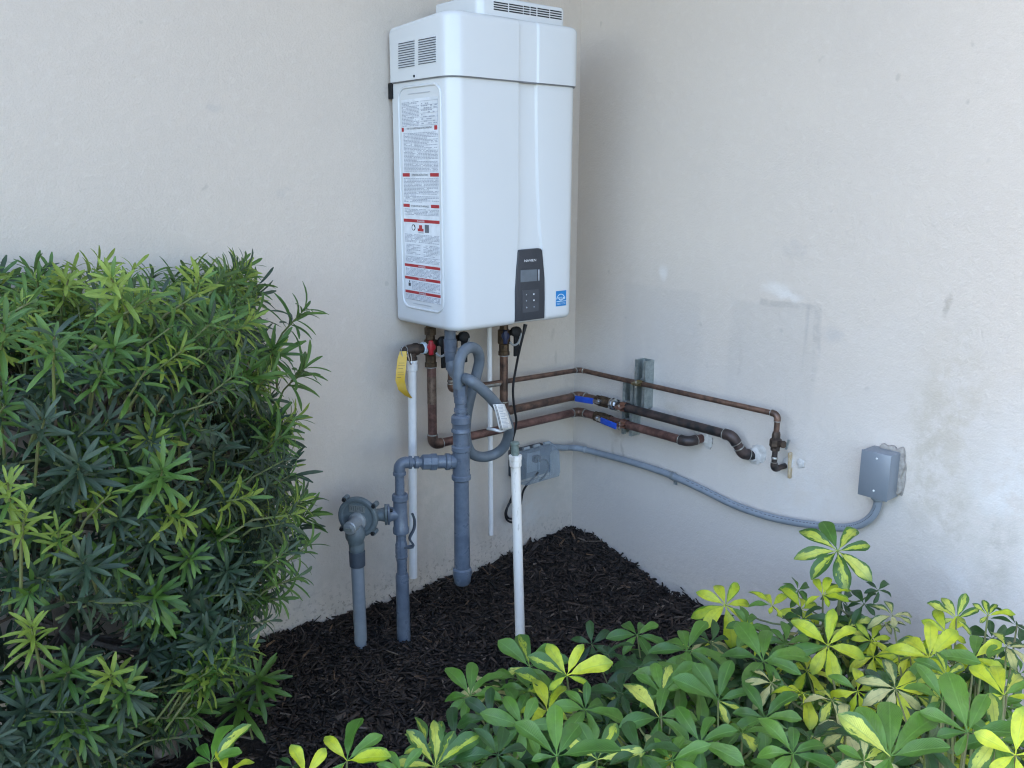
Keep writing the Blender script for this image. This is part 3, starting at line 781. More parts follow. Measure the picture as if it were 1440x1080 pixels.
def clamp(root, y, z, r, mat, flare):
    m = MB(); w = .011
    for s in (-1, 1):
        pts = []
        for i in range(9):
            a = R(-10+190*i/8) if s > 0 else R(10-190*i/8)
            pts.append((-OW2-math.cos(a)*(r+.0016)*1.0+0, z+math.sin(a)*(r+.0016)))
    prof = [(-OW2+(r+.002)*math.cos(R(a)), z+(r+.002)*math.sin(R(a))) for a in range(20, 341, 20)]
    m.add([(x, y+s*w, zz) for x, zz in prof for s in (-1, 1)], [(2*i, 2*i+1, 2*i+3, 2*i+2) for i in range(len(prof)-1)])
    # ears that meet in front and are bolted
    xe = -OW2-r-.002
    m.obox((xe-.006, y, z+.004), (.012, 0, .002), (0, w+flare, 0), (-.0002, 0, .0011))
    m.obox((xe-.006, y, z-.004), (.010, 0, -.002), (0, w, 0), (.0002, 0, .0011))
    c = m.build('pipe_clamp', mat, root)
    MB().lathe((xe-.010, y, z-.010), (0, 0, 1), [(0, .004), (.003, .004), (.0032, .0022), (.018, .0022), (.0182, .004), (.021, .004)], 6).build('clamp_bolt', chrome, c, sharp=30)
    MB().box((-.042, y-w, z-r-.004), (-.036, y+w, z+r+.004)).build('clamp_seat', galv, c)
clamp(sa, PX(900, 540, -OW2)[1], zu+.001, .0078, M('gold_clamp', (.32, .25, .12), (.2, .16, .08), 80, .35, .8), .002)
clamp(sb, PX(878, 571, -OW2)[1], zm, .0135, copper_bright, .003)
clamp(sb, PX(879, 592, -OW2)[1], zl, .0132, copper_bright, .003)
# drop white PVC lines
q0, q1 = PY(579.5, 512, -.08), PY(581, 812, -.08)
pv1 = thing('drain_pipe', q1, 'thick white plastic relief drain pipe hanging below the yellow tag', 'pipe')
MB().tube([q0, q1], .0122, 20).build('pipe', pvc_white, pv1)
MB().lathe(q0+np.array([0, 0, .012]), (0, 0, -1), [(0, .0142), (.001, .0152), (.006, .0152), (.007, .0142), (.012, .0142), (.013, .0150), (.030, .0150), (.031, .0125)], 20).build('coupling', pvc_white, pv1)
q2, q3 = PY(688, 468, -.07), PY(690.5, 752, -.07); q2[2] = HZ0+.004
pv2 = thing('condensate_pipe', q3, 'thin white plastic drain pipe hanging from under the middle of the heater', 'pipe')
MB().tube([q2, q3], .0078, 18).build('pipe', pvc_white, pv2)
# ------------------------------------------------------------------ isolation valves under the heater
def iso(x, y, z, label, knob, ztop):
    o = thing('isolation_valve', (x, y, z), label, 'valve', 'service valves under the heater')
    MB().lathe((x, y, ztop), (0, 0, -1), [(0, .012), (.02, .012), (.021, .017), (.040, .017), (.041, .013), (ztop-z-.02, .014), (ztop-z-.018, .0195), (ztop-z+.022, .0195), (ztop-z+.026, .0155), (ztop-z+.045, .0155), (ztop-z+.047, .0178), (ztop-z+.058, .0178), (ztop-z+.060, .0138)], 10).build('valve_body', brass_old, o, sharp=30)
    MB().lathe((x, y, z-.054), (0, 0, -1), [(0, .0140), (.001, .0166), (.006, .0166), (.007, .0140)], 18).build('solder_ring', M('solder_blue', (.42, .48, .50), rough=.4, metal=.5), o)
    k = MB().lathe((x-.010, y-.014, z+.004), (-.45, -1, 0), [(0, .010), (.010, .012), (.016, .012), (.019, .007)], 14).build('dial', knob, o)
    MB().obox((x-.018, y-.028, z+.002), (.0062, -.003, 0), (.002, .004, 0), (0, 0, .021)).build('lever_grip', knob, o, bevel=.004, seg=3)
    hx, hy = x+.030, y-.020
    MB().lathe((hx, hy+.006, z+.012), (-.3, -1, .1), [(0, .015), (.014, .0165), (.018, .0165), (.021, .012)], 16).build('drain_cap', black_plastic, o)
    MB().tube([(x+.006, y, z+.006), (hx-.004, hy+.008, z+.010)], .009, 12).build('drain_port', black_plastic, o)
    MB().obox((hx-.001, hy-.004, z-.026), (.0095, 0, 0), (0, .0035, 0), (0, 0, .036)).build('drain_lever', black_plastic, o, bevel=.002)
    st_ = [(x-.004, y-.032, z-.014), (x+.008, y-.036, z-.024), (x+.022, y-.038, z-.020), (x+.034, y-.037, z-.004), (x+.037, y-.036, z+.010)]
    MB().tube(spline(st_, 5), .0034, 8).build('tether', strap_grey, o)
    return o
zi = PY(606, 487, -OW1)[2]
iv = iso(xl-.002, -OW1, zi, 'service valve with a red knob under the left of the heater', red_plastic, HZ0+.004)
zc = PY(711, 472, -OW1)[2]
iso(xm, -OW1, zc, 'service valve with a dark blue knob under the right of the heater', navy_plastic, HZ0+.004)
zb = PY(648, 478, -OW1)[2]
iso(dU+.004, -OW1, zb, 'black service valve half hidden behind the grey gas pipe', black_plastic, HZ0+.004)
# relief valve to the left of the red valve
zr = PY(585, 491, -OW1)[2]
rv = thing('relief_valve', (q0[0], -OW1, zr), 'brown bronze relief valve above the thick white drain pipe', 'valve')
MB().tube([(xl-.014, -OW1, zr), (q0[0]-.004, -OW1, zr)], .0135, 16).build('inlet', bronze_dark, rv)
MB().lathe((xl-.020, -OW1, zr), (-1, 0, 0), [(0, .0145), (.001, .0165), (.010, .0165), (.011, .0145)], 18).build('thread_tape', tape_white, rv)
MB().lathe((q0[0]+.022, -OW1, zr), (-1, 0, 0), [(0, .0135), (.004, .0175), (.014, .0175), (.02, .0155), (.034, .0155), (.040, .0125), (.052, .0115), (.056, .007)], 14).build('valve_body', bronze_dark, rv)
MB().lathe((q0[0], -OW1, zr-.008), (0, 0, -1), [(0, .0125), (.012, .0125), (.013, .0150), (zr-.008-q0[2]-.006, .0150)], 14).build('outlet', bronze_dark, rv)
MB().tube(spline([(q0[0]-.022, -OW1-.012, zr+.006), (q0[0]-.026, -OW1-.020, zr-.010), (q0[0]-.020, -OW1-.022, zr-.034), (q0[0]-.014, -OW1-.020, zr-.030), (q0[0]-.016, -OW1-.018, zr-.006)], 5), .0016, 8).build('test_lever', chrome, rv)
# yellow tag, a bent strip
ty = -OW1-.028
tpts = [(567, 494), (565.5, 505), (564, 520), (562.5, 535), (566, 548), (573, 556), (578.5, 560)]
half = [5.0, 7.0, 7.2, 7.0, 6.4, 4.4, 1.8]
dep = [0, -.004, -.010, -.012, -.010, -.006, -.002]
tg = thing('valve_tag', PY(567, 494, ty), 'curled yellow tag hanging from the relief valve by the white drain pipe', 'tag')
m = MB(); vs = []
for (u, v), h, d in zip(tpts, half, dep):
    c = PY(u, v, ty+d); w = h*.00185
    for s in (-1, 1): vs.append(c+np.array([.76*s*w, -.60*s*w, .0]))
nv = len(vs); vs += [p+np.array([.0006, .001, 0]) for p in vs]
fs = [(2*i, 2*i+1, 2*i+3, 2*i+2) for i in range(len(tpts)-1)]+[tuple(nv+k for k in (2*i, 2*i+2, 2*i+3, 2*i+1)) for i in range(len(tpts)-1)]
fs += [(2*i, 2*i+2, nv+2*i+2, nv+2*i) for i in range(len(tpts)-1)]+[(2*i+1, nv+2*i+1, nv+2*i+3, 2*i+3) for i in range(len(tpts)-1)]
fs += [(0, nv, nv+1, 1), (nv-2, nv-1, 2*nv-1, 2*nv-2)]
tsh = m.add(vs, fs).build('tag_sheet', tag_yellow, tg, sharp=30)
m = MB()
for row, s0, s1 in ((1.35, .2, .8), (1.6, .15, .85), (1.85, .2, .7), (2.2, .15, .8), (2.45, .2, .85), (2.7, .15, .6)):
    i = int(row); t = row-i; a_ = vs[2*i]*(1-t)+vs[2*i+2]*t; b_ = vs[2*i+1]*(1-t)+vs[2*i+3]*t
    dn = unit(vs[2*i+2]-vs[2*i])*.0012; o_ = np.cross(unit(b_-a_), dn); o_ = unit(o_)*.0005*(1 if o_@(CAM-a_) > 0 else -1)
    p0, p1 = a_+(b_-a_)*s0+o_, a_+(b_-a_)*s1+o_
    m.add([p0, p1, p1+dn, p0+dn], [(0, 1, 2, 3)])
m.build('printed_text', M('tag_print', (.20, .13, .03), rough=.6), tsh)
MB().tube(spline([PY(566, 501, ty-.004), PY(564, 492, ty-.006), PY(569, 486, ty+.006), PY(573, 490, ty+.01)], 5), .0011, 6).build('tie', strap_grey, tg)

# ------------------------------------------------------------------ grey gas line
def axis_lathe(u0, v_list, ax_xy, root, name, mat, scale=None, n=24, sharp=38):
    """v_list: (pixel row, half width in px) on a vertical axis at ax_xy"""
    d = math.hypot(ax_xy[0]-CAM[0], ax_xy[1]-CAM[1]); prof = []
    dir_ = np.array([ax_xy[0]-CAM[0], ax_xy[1]-CAM[1]])
    z_of = lambda v: PY(u0, v, ax_xy[1])[2]
    pts = [(z_of(v), w) for v, w in v_list]
    zt = pts[0][0]
    depth = lambda z: (np.array([ax_xy[0], ax_xy[1], z])-CAM)@FW
    prof = [(zt-z, w*depth(z)/FPX) for z, w in pts]
    return MB().lathe((ax_xy[0], ax_xy[1], zt), (0, 0, -1), prof, n).build(name, mat, root, sharp=sharp)
SY = -.29
SXX = PY(648.5, 650, SY)[0]
RSY = -.224
RSX = -.858
gas = thing('gas_pipe', (RSX, RSY, 0), 'grey painted gas pipe with tees, union and a shut-off lever rising from the mulch', 'gas pipe')
sx = (SXX, SY)
axis_lathe(648, [(541, 7.6), (543, 10), (557, 10), (559, 9), (561, 9)], sx, gas, 'hose_nut', grey_paint, n=6, sharp=30)
axis_lathe(648, [(556, 9.2), (566, 9.2), (567, 8), (573, 8), (574, 9.6), (579, 9.6), (580, 8.2), (586, 8.2)], sx, gas, 'nipple', grey_paint)
axis_lathe(648, [(583, 11), (586, 13.6), (594, 13.8), (596, 12.2), (602, 12.0), (604, 13.6), (607, 13.6), (608, 11.5)], sx, gas, 'reducer', grey_paint)
axis_lathe(648, [(606, 11.4), (632, 11.4)], sx, gas, 'pipe', grey_paint)
tee = axis_lathe(648, [(626, 12), (627.5, 13.6), (633, 13.6), (634.5, 12.2), (667, 12.4), (668.5, 13.8), (673.5, 13.8), (675, 12)], sx, gas, 'tee', grey_paint)
leg = axis_lathe(651, [(673, 10.7), (802, 11.2)], sx, gas, 'drip_leg', grey_paint)
axis_lathe(655, [(796, 11.4), (798, 13.4), (806, 13.6), (809, 12.6), (816, 11.8), (819.5, 9)], sx, gas, 'end_cap', grey_paint)
# branch from the tee to the riser
zt = PY(640, 651, SY)[2]; zr_ = PY(572, 648, RSY)[2]
A = np.array([SXX, SY, zt]); B = np.array([RSX, RSY, zr_]); bd = unit(B-A); BL = np.linalg.norm(B-A)
K = .00185
def br(name, prof, n=24, sharp=38): MB().lathe(A, bd, prof, n).build(name, grey_paint, gas, sharp=sharp)
f = BL/78.0          # metres per pixel along the branch
br('tee_outlet', [(8*f, 10.5*K), (14*f, 10.5*K), (15*f, 12*K), (20*f, 12.2*K), (21*f, 9.5*K)])
br('nipple', [(20*f, 9.6*K), (32*f, 9.6*K)])
br('union', [(31*f, 10.0*K), (32*f, 12.6*K), (39*f, 12.6*K), (40*f, 10.8*K), (44*f, 10.8*K)], 8, 30)
br('union_nut', [(39.5*f, 11.4*K), (49*f, 11.4*K), (51*f, 8*K)], 8, 30)
br('nipple', [(49*f, 7.0*K), (53*f, 7.0*K), (54*f, 9.0*K), (59*f, 9.0*K), (60*f, 6.6*K), (66*f, 6.6*K)])
arc = arc_corner(A, B, (RSX, RSY, zr_-.1), .016)
MB().tube([arc[0]-bd*.006*0+(A-B)/BL*.014]+arc+[arc[-1]+np.array([0, 0, -.012])], 8.4*K, 20).build('elbow', grey_paint, gas)
m = MB(); m.lathe(arc[0]+(A-B)/BL*.016, bd, [(0, 8.5*K), (.001, 9.4*K), (.007, 9.4*K), (.009, 8.5*K)], 20)
m.lathe(arc[-1]+np.array([0, 0, -.008]), (0, 0, -1), [(0, 8.4*K), (.001, 9.4*K), (.008, 9.4*K), (.009, 8*K)], 20); m.build('elbow_collar', grey_paint, gas)
rx = (RSX, RSY)
axis_lathe(557, [(662, 6.6), (700, 6.8)], rx, gas, 'pipe', grey_paint)
axis_lathe(557, [(696, 10), (697.5, 11.4), (704, 11.6), (706, 9.8), (742, 10.2), (744, 11.4), (751, 11.2), (753, 8)], rx, gas, 'tee', grey_paint)
vlv = axis_lathe(559, [(750, 7), (758, 7.4), (763, 7.4), (766, 8.8), (778, 9.0), (780, 8.6), (784, 9.2), (786, 8)], rx, gas, 'ball_valve', grey_paint, n=10, sharp=30)
axis_lathe(560, [(784, 7.2), (788, 8.0), (792, 7), (812, 7.4)], rx, gas, 'nipple', grey_paint)
axis_lathe(562, [(808, 8.6), (812, 9.4), (820, 9.2), (822, 9.2), (880, 9.6), (930, 9.6)], rx, gas, 'riser', grey_paint)
zv = PY(560, 772, RSY)[2]
lx = RSX+.028
MB().tube([(RSX+.01, RSY-.004, zv), (RSX+.030, RSY-.012, zv)], .0055, 10).build('valve_stem', grey_paint, vlv)
lev = [PY(568, 770, RSY-.014), PY(577, 770, RSY-.018), PY(581, 766, RSY-.02), PY(576, 757, RSY-.02), PY(582, 744, RSY-.02), PY(583, 732, RSY-.02), PY(580, 722.5, RSY-.02)]
m = MB(); L = spline(lev, 4)
for i in range(len(L)-1):
    d = unit(L[i+1]-L[i]); c = (L[i]+L[i+1])/2
    m.obox(c, d*np.linalg.norm(L[i+1]-L[i])*.55, np.cross(d, (.2, 1, 0))*.0024, np.array([.16, .8, 0])*.0052)
m.build('lever', grey_dark, vlv)
for (v, mt) in ((681, print_white),):
    q = PY(651.5, 677, SY-.020)
    MB().lathe(q, (-.4, -1, .2), [(0, .0022), (.001, .0012)], 8).build('paint_fleck', print_white, leg)
# raised casting marks on the tees
for k, v in enumerate((648, 651)):
    q = PY(646, v, SY-.0224); MB().obox(q, (.0045, -.002, 0), (0, 0, .0006), (0, .001, 0)).build('casting_mark', grey_paint, tee)
# gas nipple from the heater
NX, NY = PY(633, 480, -.17)[0], -.17
axis_lathe(633, [(452, 8), (476, 8), (477, 9.2), (494, 9.2), (495, 8.4), (500, 8.6), (502, 7.6), (509, 7.4), (511, 6.6), (520, 6.6)], (NX, NY), gas, 'heater_nipple', grey_paint)
# flexible hose
hp = [(634, 508, NY), (637, 522, NY-.02), (646, 530, -.24), (659, 534, -.325), (676, 546, -.338), (694, 564, -.335), (710, 586, -.315), (715.5, 606, -.29), (710, 626, -.265), (697, 638, -.245), (678, 642.5, -.235), (662, 636, -.228),
      (655, 615, -.225), (656, 585, -.225), (662, 555, -.23), (670, 527, -.235), (674, 507, -.243), (671, 493, -.255), (662, 488.5, -.267), (652, 494, -.278), (646, 508, -.287), (644.3, 528, SY), (644.5, 546, SY)]
hose = thing('gas_hose', PY(644.5, 546, SY), 'grey coated flexible gas hose looped between the heater and the gas pipe', 'hose')
MB().tube(spline([PY(*h) for h in hp], 8), .0148, 18).build('hose_tube', grey_hose, hose, sharp=60)
# paper tag wrapped on the hose
a = [(693, 569), (696, 578), (699, 590), (701, 600), (702.5, 605)]; b = [(709.5, 568), (713.5, 578), (717, 590), (719.5, 598), (720.5, 602)]
tgp = thing('hose_tag', PY(703, 585, -.36), 'white printed paper tag wrapped on the grey flexible gas hose', 'tag')
def tagp(i, s, off=0):
    A_, B_ = PY(*a[i], -.350), PY(*b[i], -.345); c = A_*(1-s)+B_*s
    bul = math.sin(math.pi*min(1, max(0, s)))*.010; return c+np.array([-.5, -.8, 0.3])*(bul+off)
m = MB(); cols = 7; vs = [tagp(i, k/(cols-1)) for i in range(5) for k in range(cols)]; nv = len(vs)
fs = [(i*cols+k, i*cols+k+1, (i+1)*cols+k+1, (i+1)*cols+k) for i in range(4) for k in range(cols-1)]
m.add(vs, fs); ts = m.build('tag_sheet', tag_paper, tgp, sharp=80)
sm = ts.modifiers.new('thickness', 'SOLIDIFY'); sm.thickness = .0006; sm.offset = -1
m = MB()
def tline(s0, s1, i0, f0, th, mm):
    n_ = 6; 
    def pt(s, row): i = min(3, int(row)); t = row-i; return tagp(i, s, .0012)*(1-t)+tagp(i+1, s, .0012)*t
    for k in range(n_):
        x0, x1 = s0+(s1-s0)*k/n_, s0+(s1-s0)*(k+1)/n_
        mm.add([pt(x0, i0+f0), pt(x1, i0+f0), pt(x1, i0+f0+th), pt(x0, i0+f0+th)], [(0, 1, 2, 3)])
trr = random.Random(9)
for r_ in np.arange(.25, 3.8, .2):
    tline(.30, .30+trr.uniform(.3, .62), 0, r_, .07, m)
m.build('printed_text', print_grey, ts)
m = MB()
for s in (.10, .17): 
    for r_ in np.arange(.05, 3.9, .24): tline(s, s+.035, 0, r_, .24, m)
m.build('printed_line', print_dark, ts)
MB().tube(spline([PY(686, 603, -.30), PY(694, 604, -.335), PY(704, 606, -.345), PY(714, 602, -.33), PY(720, 601, -.30)], 5), .0042, 8).build('tie', M('white_tie', (.62, .63, .62), rough=.5), tgp)

# ------------------------------------------------------------------ gas regulator
GX, GY = -.955, -.175
n_ = unit((math.cos(R(216)), math.sin(R(216)), 0))
zg = PY(504, 726, GY)[2]
GC = np.array([GX, GY, zg])
reg = thing('gas_regulator', (GX, GY, 0), 'round grey gas regulator on a grey plastic riser beside the gas pipe', 'regulator')
rr = .0545
dome = MB().lathe(GC-n_*.024, n_, [(0, .030), (.010, .043), (.020, rr-.003), (.024, rr), (.0285, rr), (.0288, rr-.0015), (.030, rr-.0015), (.0303, rr), (.034, rr), (.0365, rr-.0025), (.0372, rr-.006), (.0365, rr-.010), (.034, rr-.0125), (.0335, rr-.014), (.0345, rr-.020), (.0355, .012), (.0358, .0)], 40).build('diaphragm_case', cast_grey, reg, sharp=30)
sidev = np.cross((0, 0, 1), n_)
for (ca, sa_) in ((-.80, .62), (.62, .80), (.80, -.64), (-.72, -.70)):
    p = GC+(sidev*(-ca)+np.array([0, 0, 1])*sa_)*(rr+.003)*1.0
    q = p-n_*.012
    MB().lathe(q, n_, [(0, .0075), (.020, .0075), (.021, .006)], 12).build('bolt_ear', cast_grey, reg)
    MB().lathe(q+n_*.0205, n_, [(0, .0058), (.006, .0058), (.007, .004)], 6).build('bolt', black_plastic, reg, sharp=30)
spr = GC+n_*.004-np.array([0, 0, .010])
MB().lathe(spr, n_, [(0, .026), (.012, .024), (.014, .0185), (.018, .017), (.046, .0165), (.047, .0175), (.058, .0175), (.060, .0150), (.063, .0150), (.064, .009), (.0645, .009), (.066, .009)], 20).build('spring_housing', M('regulator_silver', (.34, .36, .37), (.28, .30, .31), 40, .35, .3), reg, sharp=30)
MB().obox(spr+n_*.066, sidev*.010, np.array([0, 0, 1])*.003, n_*.003).build('adjuster', galv, reg)
MB().obox(GC+n_*.0112+np.array([0, 0, .024]), sidev*.022, np.array([0, 0, 1])*.0095, n_*.0012).build('name_plate', M('plate_alloy', (.34, .36, .35), (.25, .27, .26), 200, .4, .6), dome)
for k in range(6):
    MB().obox(GC+n_*.0124+np.array([0, 0, .025])+sidev*(-.015+.006*k), sidev*.0011, np.array([0, 0, 1])*(.004+.002*(k % 3)), n_*.0004).build('stamped_mark', M('stamp_dark', (.12, .13, .13), rough=.5), dome)
MB().obox(spr+n_*.032+sidev*(-.0)+np.array([0, 0, -.0158]), n_*.016, sidev*.004, np.array([0, 0, 1])*.001).build('red_mark', M('faded_red', (.35, .12, .09), rough=.6), reg)
# lower body down to the coupling
nk = GC+n_*.022-np.array([0, 0, .035])
MB().lathe(nk+n_*.006, (0, 0, -1), [(-.02, .018), (-.005, .026), (.012, .026), (.022, .021), (.030, .0195)], 20).build('body', cast_grey, reg)
bx = PY(497, 770, GY-.013)
cpx = np.array([nk[0], nk[1], 0])
zc1, zc2, zc3 = PY(497, 768, nk[1])[2], PY(497, 776, nk[1])[2], PY(500, 797, nk[1])[2]
MB().lathe((nk[0], nk[1], zc1+.012), (0, 0, -1), [(0, .0185), (.004, .0205), (zc1-zc2+.006, .0205), (zc1-zc2+.012, .019)], 20).build('outlet_boss', cast_grey, reg)
MB().lathe((nk[0], nk[1], zc2), (0, 0, -1), [(0, .0195), (.001, .0215), (zc2-zc3-.002, .0205), (zc2-zc3, .018)], 20).build('rubber_coupling', grey_dark, reg)
base = PZ(508, 914, -.0); 
MB().tube([(nk[0], nk[1], zc3+.004), (base[0], base[1], -.03)], [.0172, .0172], 22).build('riser', grey_paint_pvc, reg)
# flange to the gas tee
T2 = np.array([RSX, RSY, PY(557, 724, RSY)[2]])
fd = unit(np.array([GX, GY, zg])-T2+np.array([.0, .01, 0])); fd[2] = 0; fd = unit(fd)
fs_ = np.cross((0, 0, 1), fd)
def flange(off, name, mat, root):
    P = []
    for i in range(20):
        a = 2*math.pi*i/20; r_ = .027+.014*abs(math.cos(a-.6))**5
        P.append(T2+fd*off+fs_*math.cos(a)*r_*.9+np.array([0, 0, 1])*math.sin(a)*r_*1.05)
    return MB().prism(P, fd*.0062).build(name, mat, root, bevel=.0012)
flange(.0285, 'flange', grey_paint, gas); flange(.0355, 'flange', cast_grey, reg)
MB().lathe(T2, fd, [(0, .017), (.022, .0185), (.0285, .021)], 18).build('tee_outlet', grey_paint, gas)
MB().lathe(T2+fd*.0418, fd, [(0, .0195), (.012, .0165), (np.linalg.norm(GC-T2)-.058, .0175)], 18).build('inlet_boss', cast_grey, reg)
for s in (-1, 1):
    a = .6 if s > 0 else .6+math.pi
    p = T2+fd*.021+fs_*math.cos(a)*.031+np.array([0, 0, 1])*math.sin(a)*.036
    MB().lathe(p, fd, [(0, .0048), (.0072, .0048)], 6).build('flange_bolt', black_plastic, reg, sharp=30)

# ------------------------------------------------------------------ outlet box, cord, conduit, junction box
ob = thing('outlet_box', (-.24, 0, .35), 'grey weatherproof outlet box with a clear smoky cover low on the wall', 'outlet box')
OX0, OX1, OZ0, OZ1 = -.300, -.150, .292, .396
MB().box((OX0+.006, -.042, OZ0+.012), (OX1-.006, -.0005, OZ1-.004)).build('back_box', grey_dark, ob, bevel=.003)
MB().box((OX0, -.048, OZ0+.006), (OX1, -.0425, OZ1+.002)).build('cover_frame', M('outlet_grey', (.16, .18, .20), rough=.4), ob, bevel=.002)
for k in range(3): MB().tube([(OX0+.03+k*.045, -.047, OZ1+.006), (OX0+.055+k*.045, -.047, OZ1+.006)], .0052, 10).build('hinge', M('hinge_grey', (.30, .33, .35), rough=.35), ob)
MB().box((-.255, -.0505, .318), (-.200, -.0484, .384)).build('socket_face', M('socket_grey', (.36, .38, .40), rough=.4), ob, bevel=.0008)
pg = MB().box((-.236, -.070, .352), (-.212, -.0508, .374)).build('plug', cord_black, ob, bevel=.003)
cv = MB()
P = [(-.0490, OZ1+.000), (-.070, OZ1-.002), (-.092, OZ1-.016), (-.097, OZ0+.020), (-.092, OZ0+.004), (-.049, OZ0)]
P2 = [(y+.0022 if i not in (0, 5) else y, z-.0022 if i < 3 else z+.0022) for i, (y, z) in enumerate(P)]
c0x, c1x = OX0+.002, OX1-.002
vs = [(x, y, z) for x in (c0x, c1x) for y, z in P]
cv.add(vs, [(i, i+1, 6+i+1, 6+i) for i in range(5)])
cv.add([(c0x, y, z) for y, z in P], [(0, 1, 2, 3, 4, 5)]); cv.add([(c1x, y, z) for y, z in P], [(5, 4, 3, 2, 1, 0)])
for xx in (OX0+.048, OX0+.10): cv.box((xx, -.0985, OZ0+.022), (xx+.003, -.0972, OZ1-.018))
cov = cv.build('clear_cover', clear_cover, ob)
MB().lathe((OX1-.004, -.030, .378), (1, 0, 0), [(0, .0165), (.006, .0165), (.007, .0135), (.012, .0135), (.013, .0158), (.024, .0158), (.025, .012)], 16).build('conduit_connector', M('hinge_grey'), ob)
cord = thing('power_cord', PY(735, 462, -.16), 'thin black power cord running from the heater down to the outlet box', 'cord')
cp = [PY(738, 458, -.20), PY(736.5, 468, -.20), PY(731, 490, -.19), PY(726, 515, -.17), PY(721.5, 545, -.16), PY(723, 572, -.15), PY(726, 590, -.14), PY(724.5, 605, -.13), PY(721, 618, -.12), PY(718, 640, -.08), PY(720, 672, -.05), PY(722, 690, -.03), PY(717, 706, -.02), PY(711, 720, -.02), PY(713, 731, -.02), PY(722, 734, -.024), PY(728, 722, -.028), PY(724, 706, -.03), PY(716, 708, -.034), PY(712, 722, -.034), PY(716, 729, -.034), PY(726, 727, -.036), PY(732, 710, -.04),
      PY(736, 690, -.06), PY(746, 676, -.085), PY(757, 664, -.098)]
MB().tube(spline(cp, 6), .0036, 8).build('cable', cord_black, cord)
MB().tube([PY(739, 456, -.20), PY(736, 470, -.198)], [.0062, .0042], 10).build('strain_relief', cord_black, cord)
MB().tube(spline([(-.224, -.0715, .362), (-.200, -.080, .358), (-.192, -.084, .335), (-.208, -.086, .312), (-.235, -.088, .298)], 5), .003, 8).build('plug_lead', cord_black, cord)
cd = thing('conduit', PX(945, 668, -.018), 'grey flexible conduit sagging along the wall from outlet box to junction box', 'conduit')
cw = [(-.128, -.030, .378), PY(791, 629.5, -.030), PY(799, 629.3, -.033), PX(808, 629.8, -.050), PX(818, 631.2, -.034), PX(832, 634.6, -.022)]
cw += [PX(u, v, -.017) for u, v in ((850, 639.5), (878, 647), (905, 655), (940, 667), (985, 687), (1030, 709), (1075, 725), (1115, 734), (1150, 739))]
cw += [PX(u, v, -.022) for u, v in ((1185, 742), (1208, 738), (1224, 728), (1232, 716), (1235, 704))]
pts = spline(cw, 7)
MB().tube(pts, .0106, 18).build('tube', grey_paint_pvc, cd, sharp=60)
for (u, v) in ((823, 632), (945, 669)):
    i = min(range(len(pts)), key=lambda k: np.linalg.norm(pts[k]-PX(u, v, -.017)))
    d = unit(pts[i+1]-pts[i-1])
    if u < 900: MB().lathe(pts[i], d, [(0, .0108), (.001, .0122), (.006, .0122), (.007, .0108)], 18).build('coupling_ring', M('hinge_grey'), cd)
    else:
        MB().lathe(pts[i]-d*.006, d, [(0, .0108), (.001, .0128), (.012, .0128), (.013, .0108)], 18).build('strap', M('strap_steel', (.26, .29, .31), rough=.4, metal=.5), cd)
        MB().obox(pts[i]+np.array([.010, -.004, -.019]), (.0016, 0, 0), (0, .006, 0), (0, 0, .010)).build('strap_ear', M('strap_steel'), cd)
        MB().lathe(pts[i]+np.array([.008, -.004, -.024]), (-1, 0, 0), [(0, .0035), (.003, .0035)], 6).build('screw', galv, cd)
# printed dashes along the conduit
m = MB()
for i in range(len(pts)//2, len(pts)-4, 1):
    c, d = (pts[i]+pts[i+1])/2, unit(pts[i+1]-pts[i]); toc = unit(CAM-c); toc = unit(toc-d*(toc@d)); upv = np.cross(d, toc)
    o_ = unit(toc*.93+upv*(-.36)); c = c+o_*.01072; w = np.cross(d, o_)
    L_ = np.linalg.norm(pts[i+1]-pts[i])*.28
    m.add([c-d*L_-w*.0009, c+d*L_-w*.0009, c+d*L_+w*.0009, c-d*L_+w*.0009], [(0, 1, 2, 3)])
m.build('printed_line', M('print_faint', (.06, .07, .09), rough=.6), cd)
jb = thing('junction_box', (0, -1.105, .486), 'small grey metal junction box with two cover screws on the right wall', 'junction box')
JY0, JY1, JZ0, JZ1, JD = -1.1445, -1.0705, .4855, .6015, .054
MB().box((-JD, JY0, JZ0), (-.001, JY1, JZ1)).build('body', box_steel, jb, bevel=.003)
MB().box((-JD-.0022, JY0+.001, JZ0+.001), (-JD-.0002, JY1-.001, JZ1-.001)).build('gasket', cord_black, jb)
cvr = MB().box((-JD-.0062, JY0-.001, JZ0-.0005), (-JD-.0024, JY1+.001, JZ1+.0005)).build('cover', box_steel, jb, bevel=.0016)
for u, v in ((1233, 645), (1228.5, 690)):
    q = PX(u, v, -JD-.0062); MB().lathe(q, (-1, 0, 0), [(0, .0026), (.001, .0024), (.0014, .0012)], 10).build('screw', M('bright_screw', (.75, .76, .76), rough=.3), cvr)
q = PX(1235, 704, -.022)
MB().lathe((-.024, q[1]+.0, JZ0), (0, 0, -1), [(0, .017), (.004, .0175), (.012, .0165), (.015, .0125), (.018, .0112)], 18).build('conduit_hub', grey_paint_pvc, jb)
hw = HW
rq = random.Random(2)
def slab(y0, y1, z0, z1, th, seed):
    N = 40; P = []
    for i in range(N):
        a = 2*math.pi*i/N; ca, sa_ = math.cos(a), math.sin(a); k = 1/max(abs(ca), abs(sa_))
        w = 1+.22*mnoise.noise(Vector((ca*2.2, sa_*2.2, seed)))+.10*mnoise.noise(Vector((ca*7, sa_*7, seed+3)))
        P.append((-.0005, (y0+y1)/2+(y1-y0)/2*ca*min(k, 1.22)*w, (z0+z1)/2+(z1-z0)/2*sa_*min(k, 1.22)*w))
    return MB().prism(P, (-th, 0, 0)).build('mortar_patch', mortar, hw, bevel=th*.4, seg=2, sharp=60)
slab(JY0-.009, JY1-.02, JZ0+.006, JZ1+.009, .012, 1.)
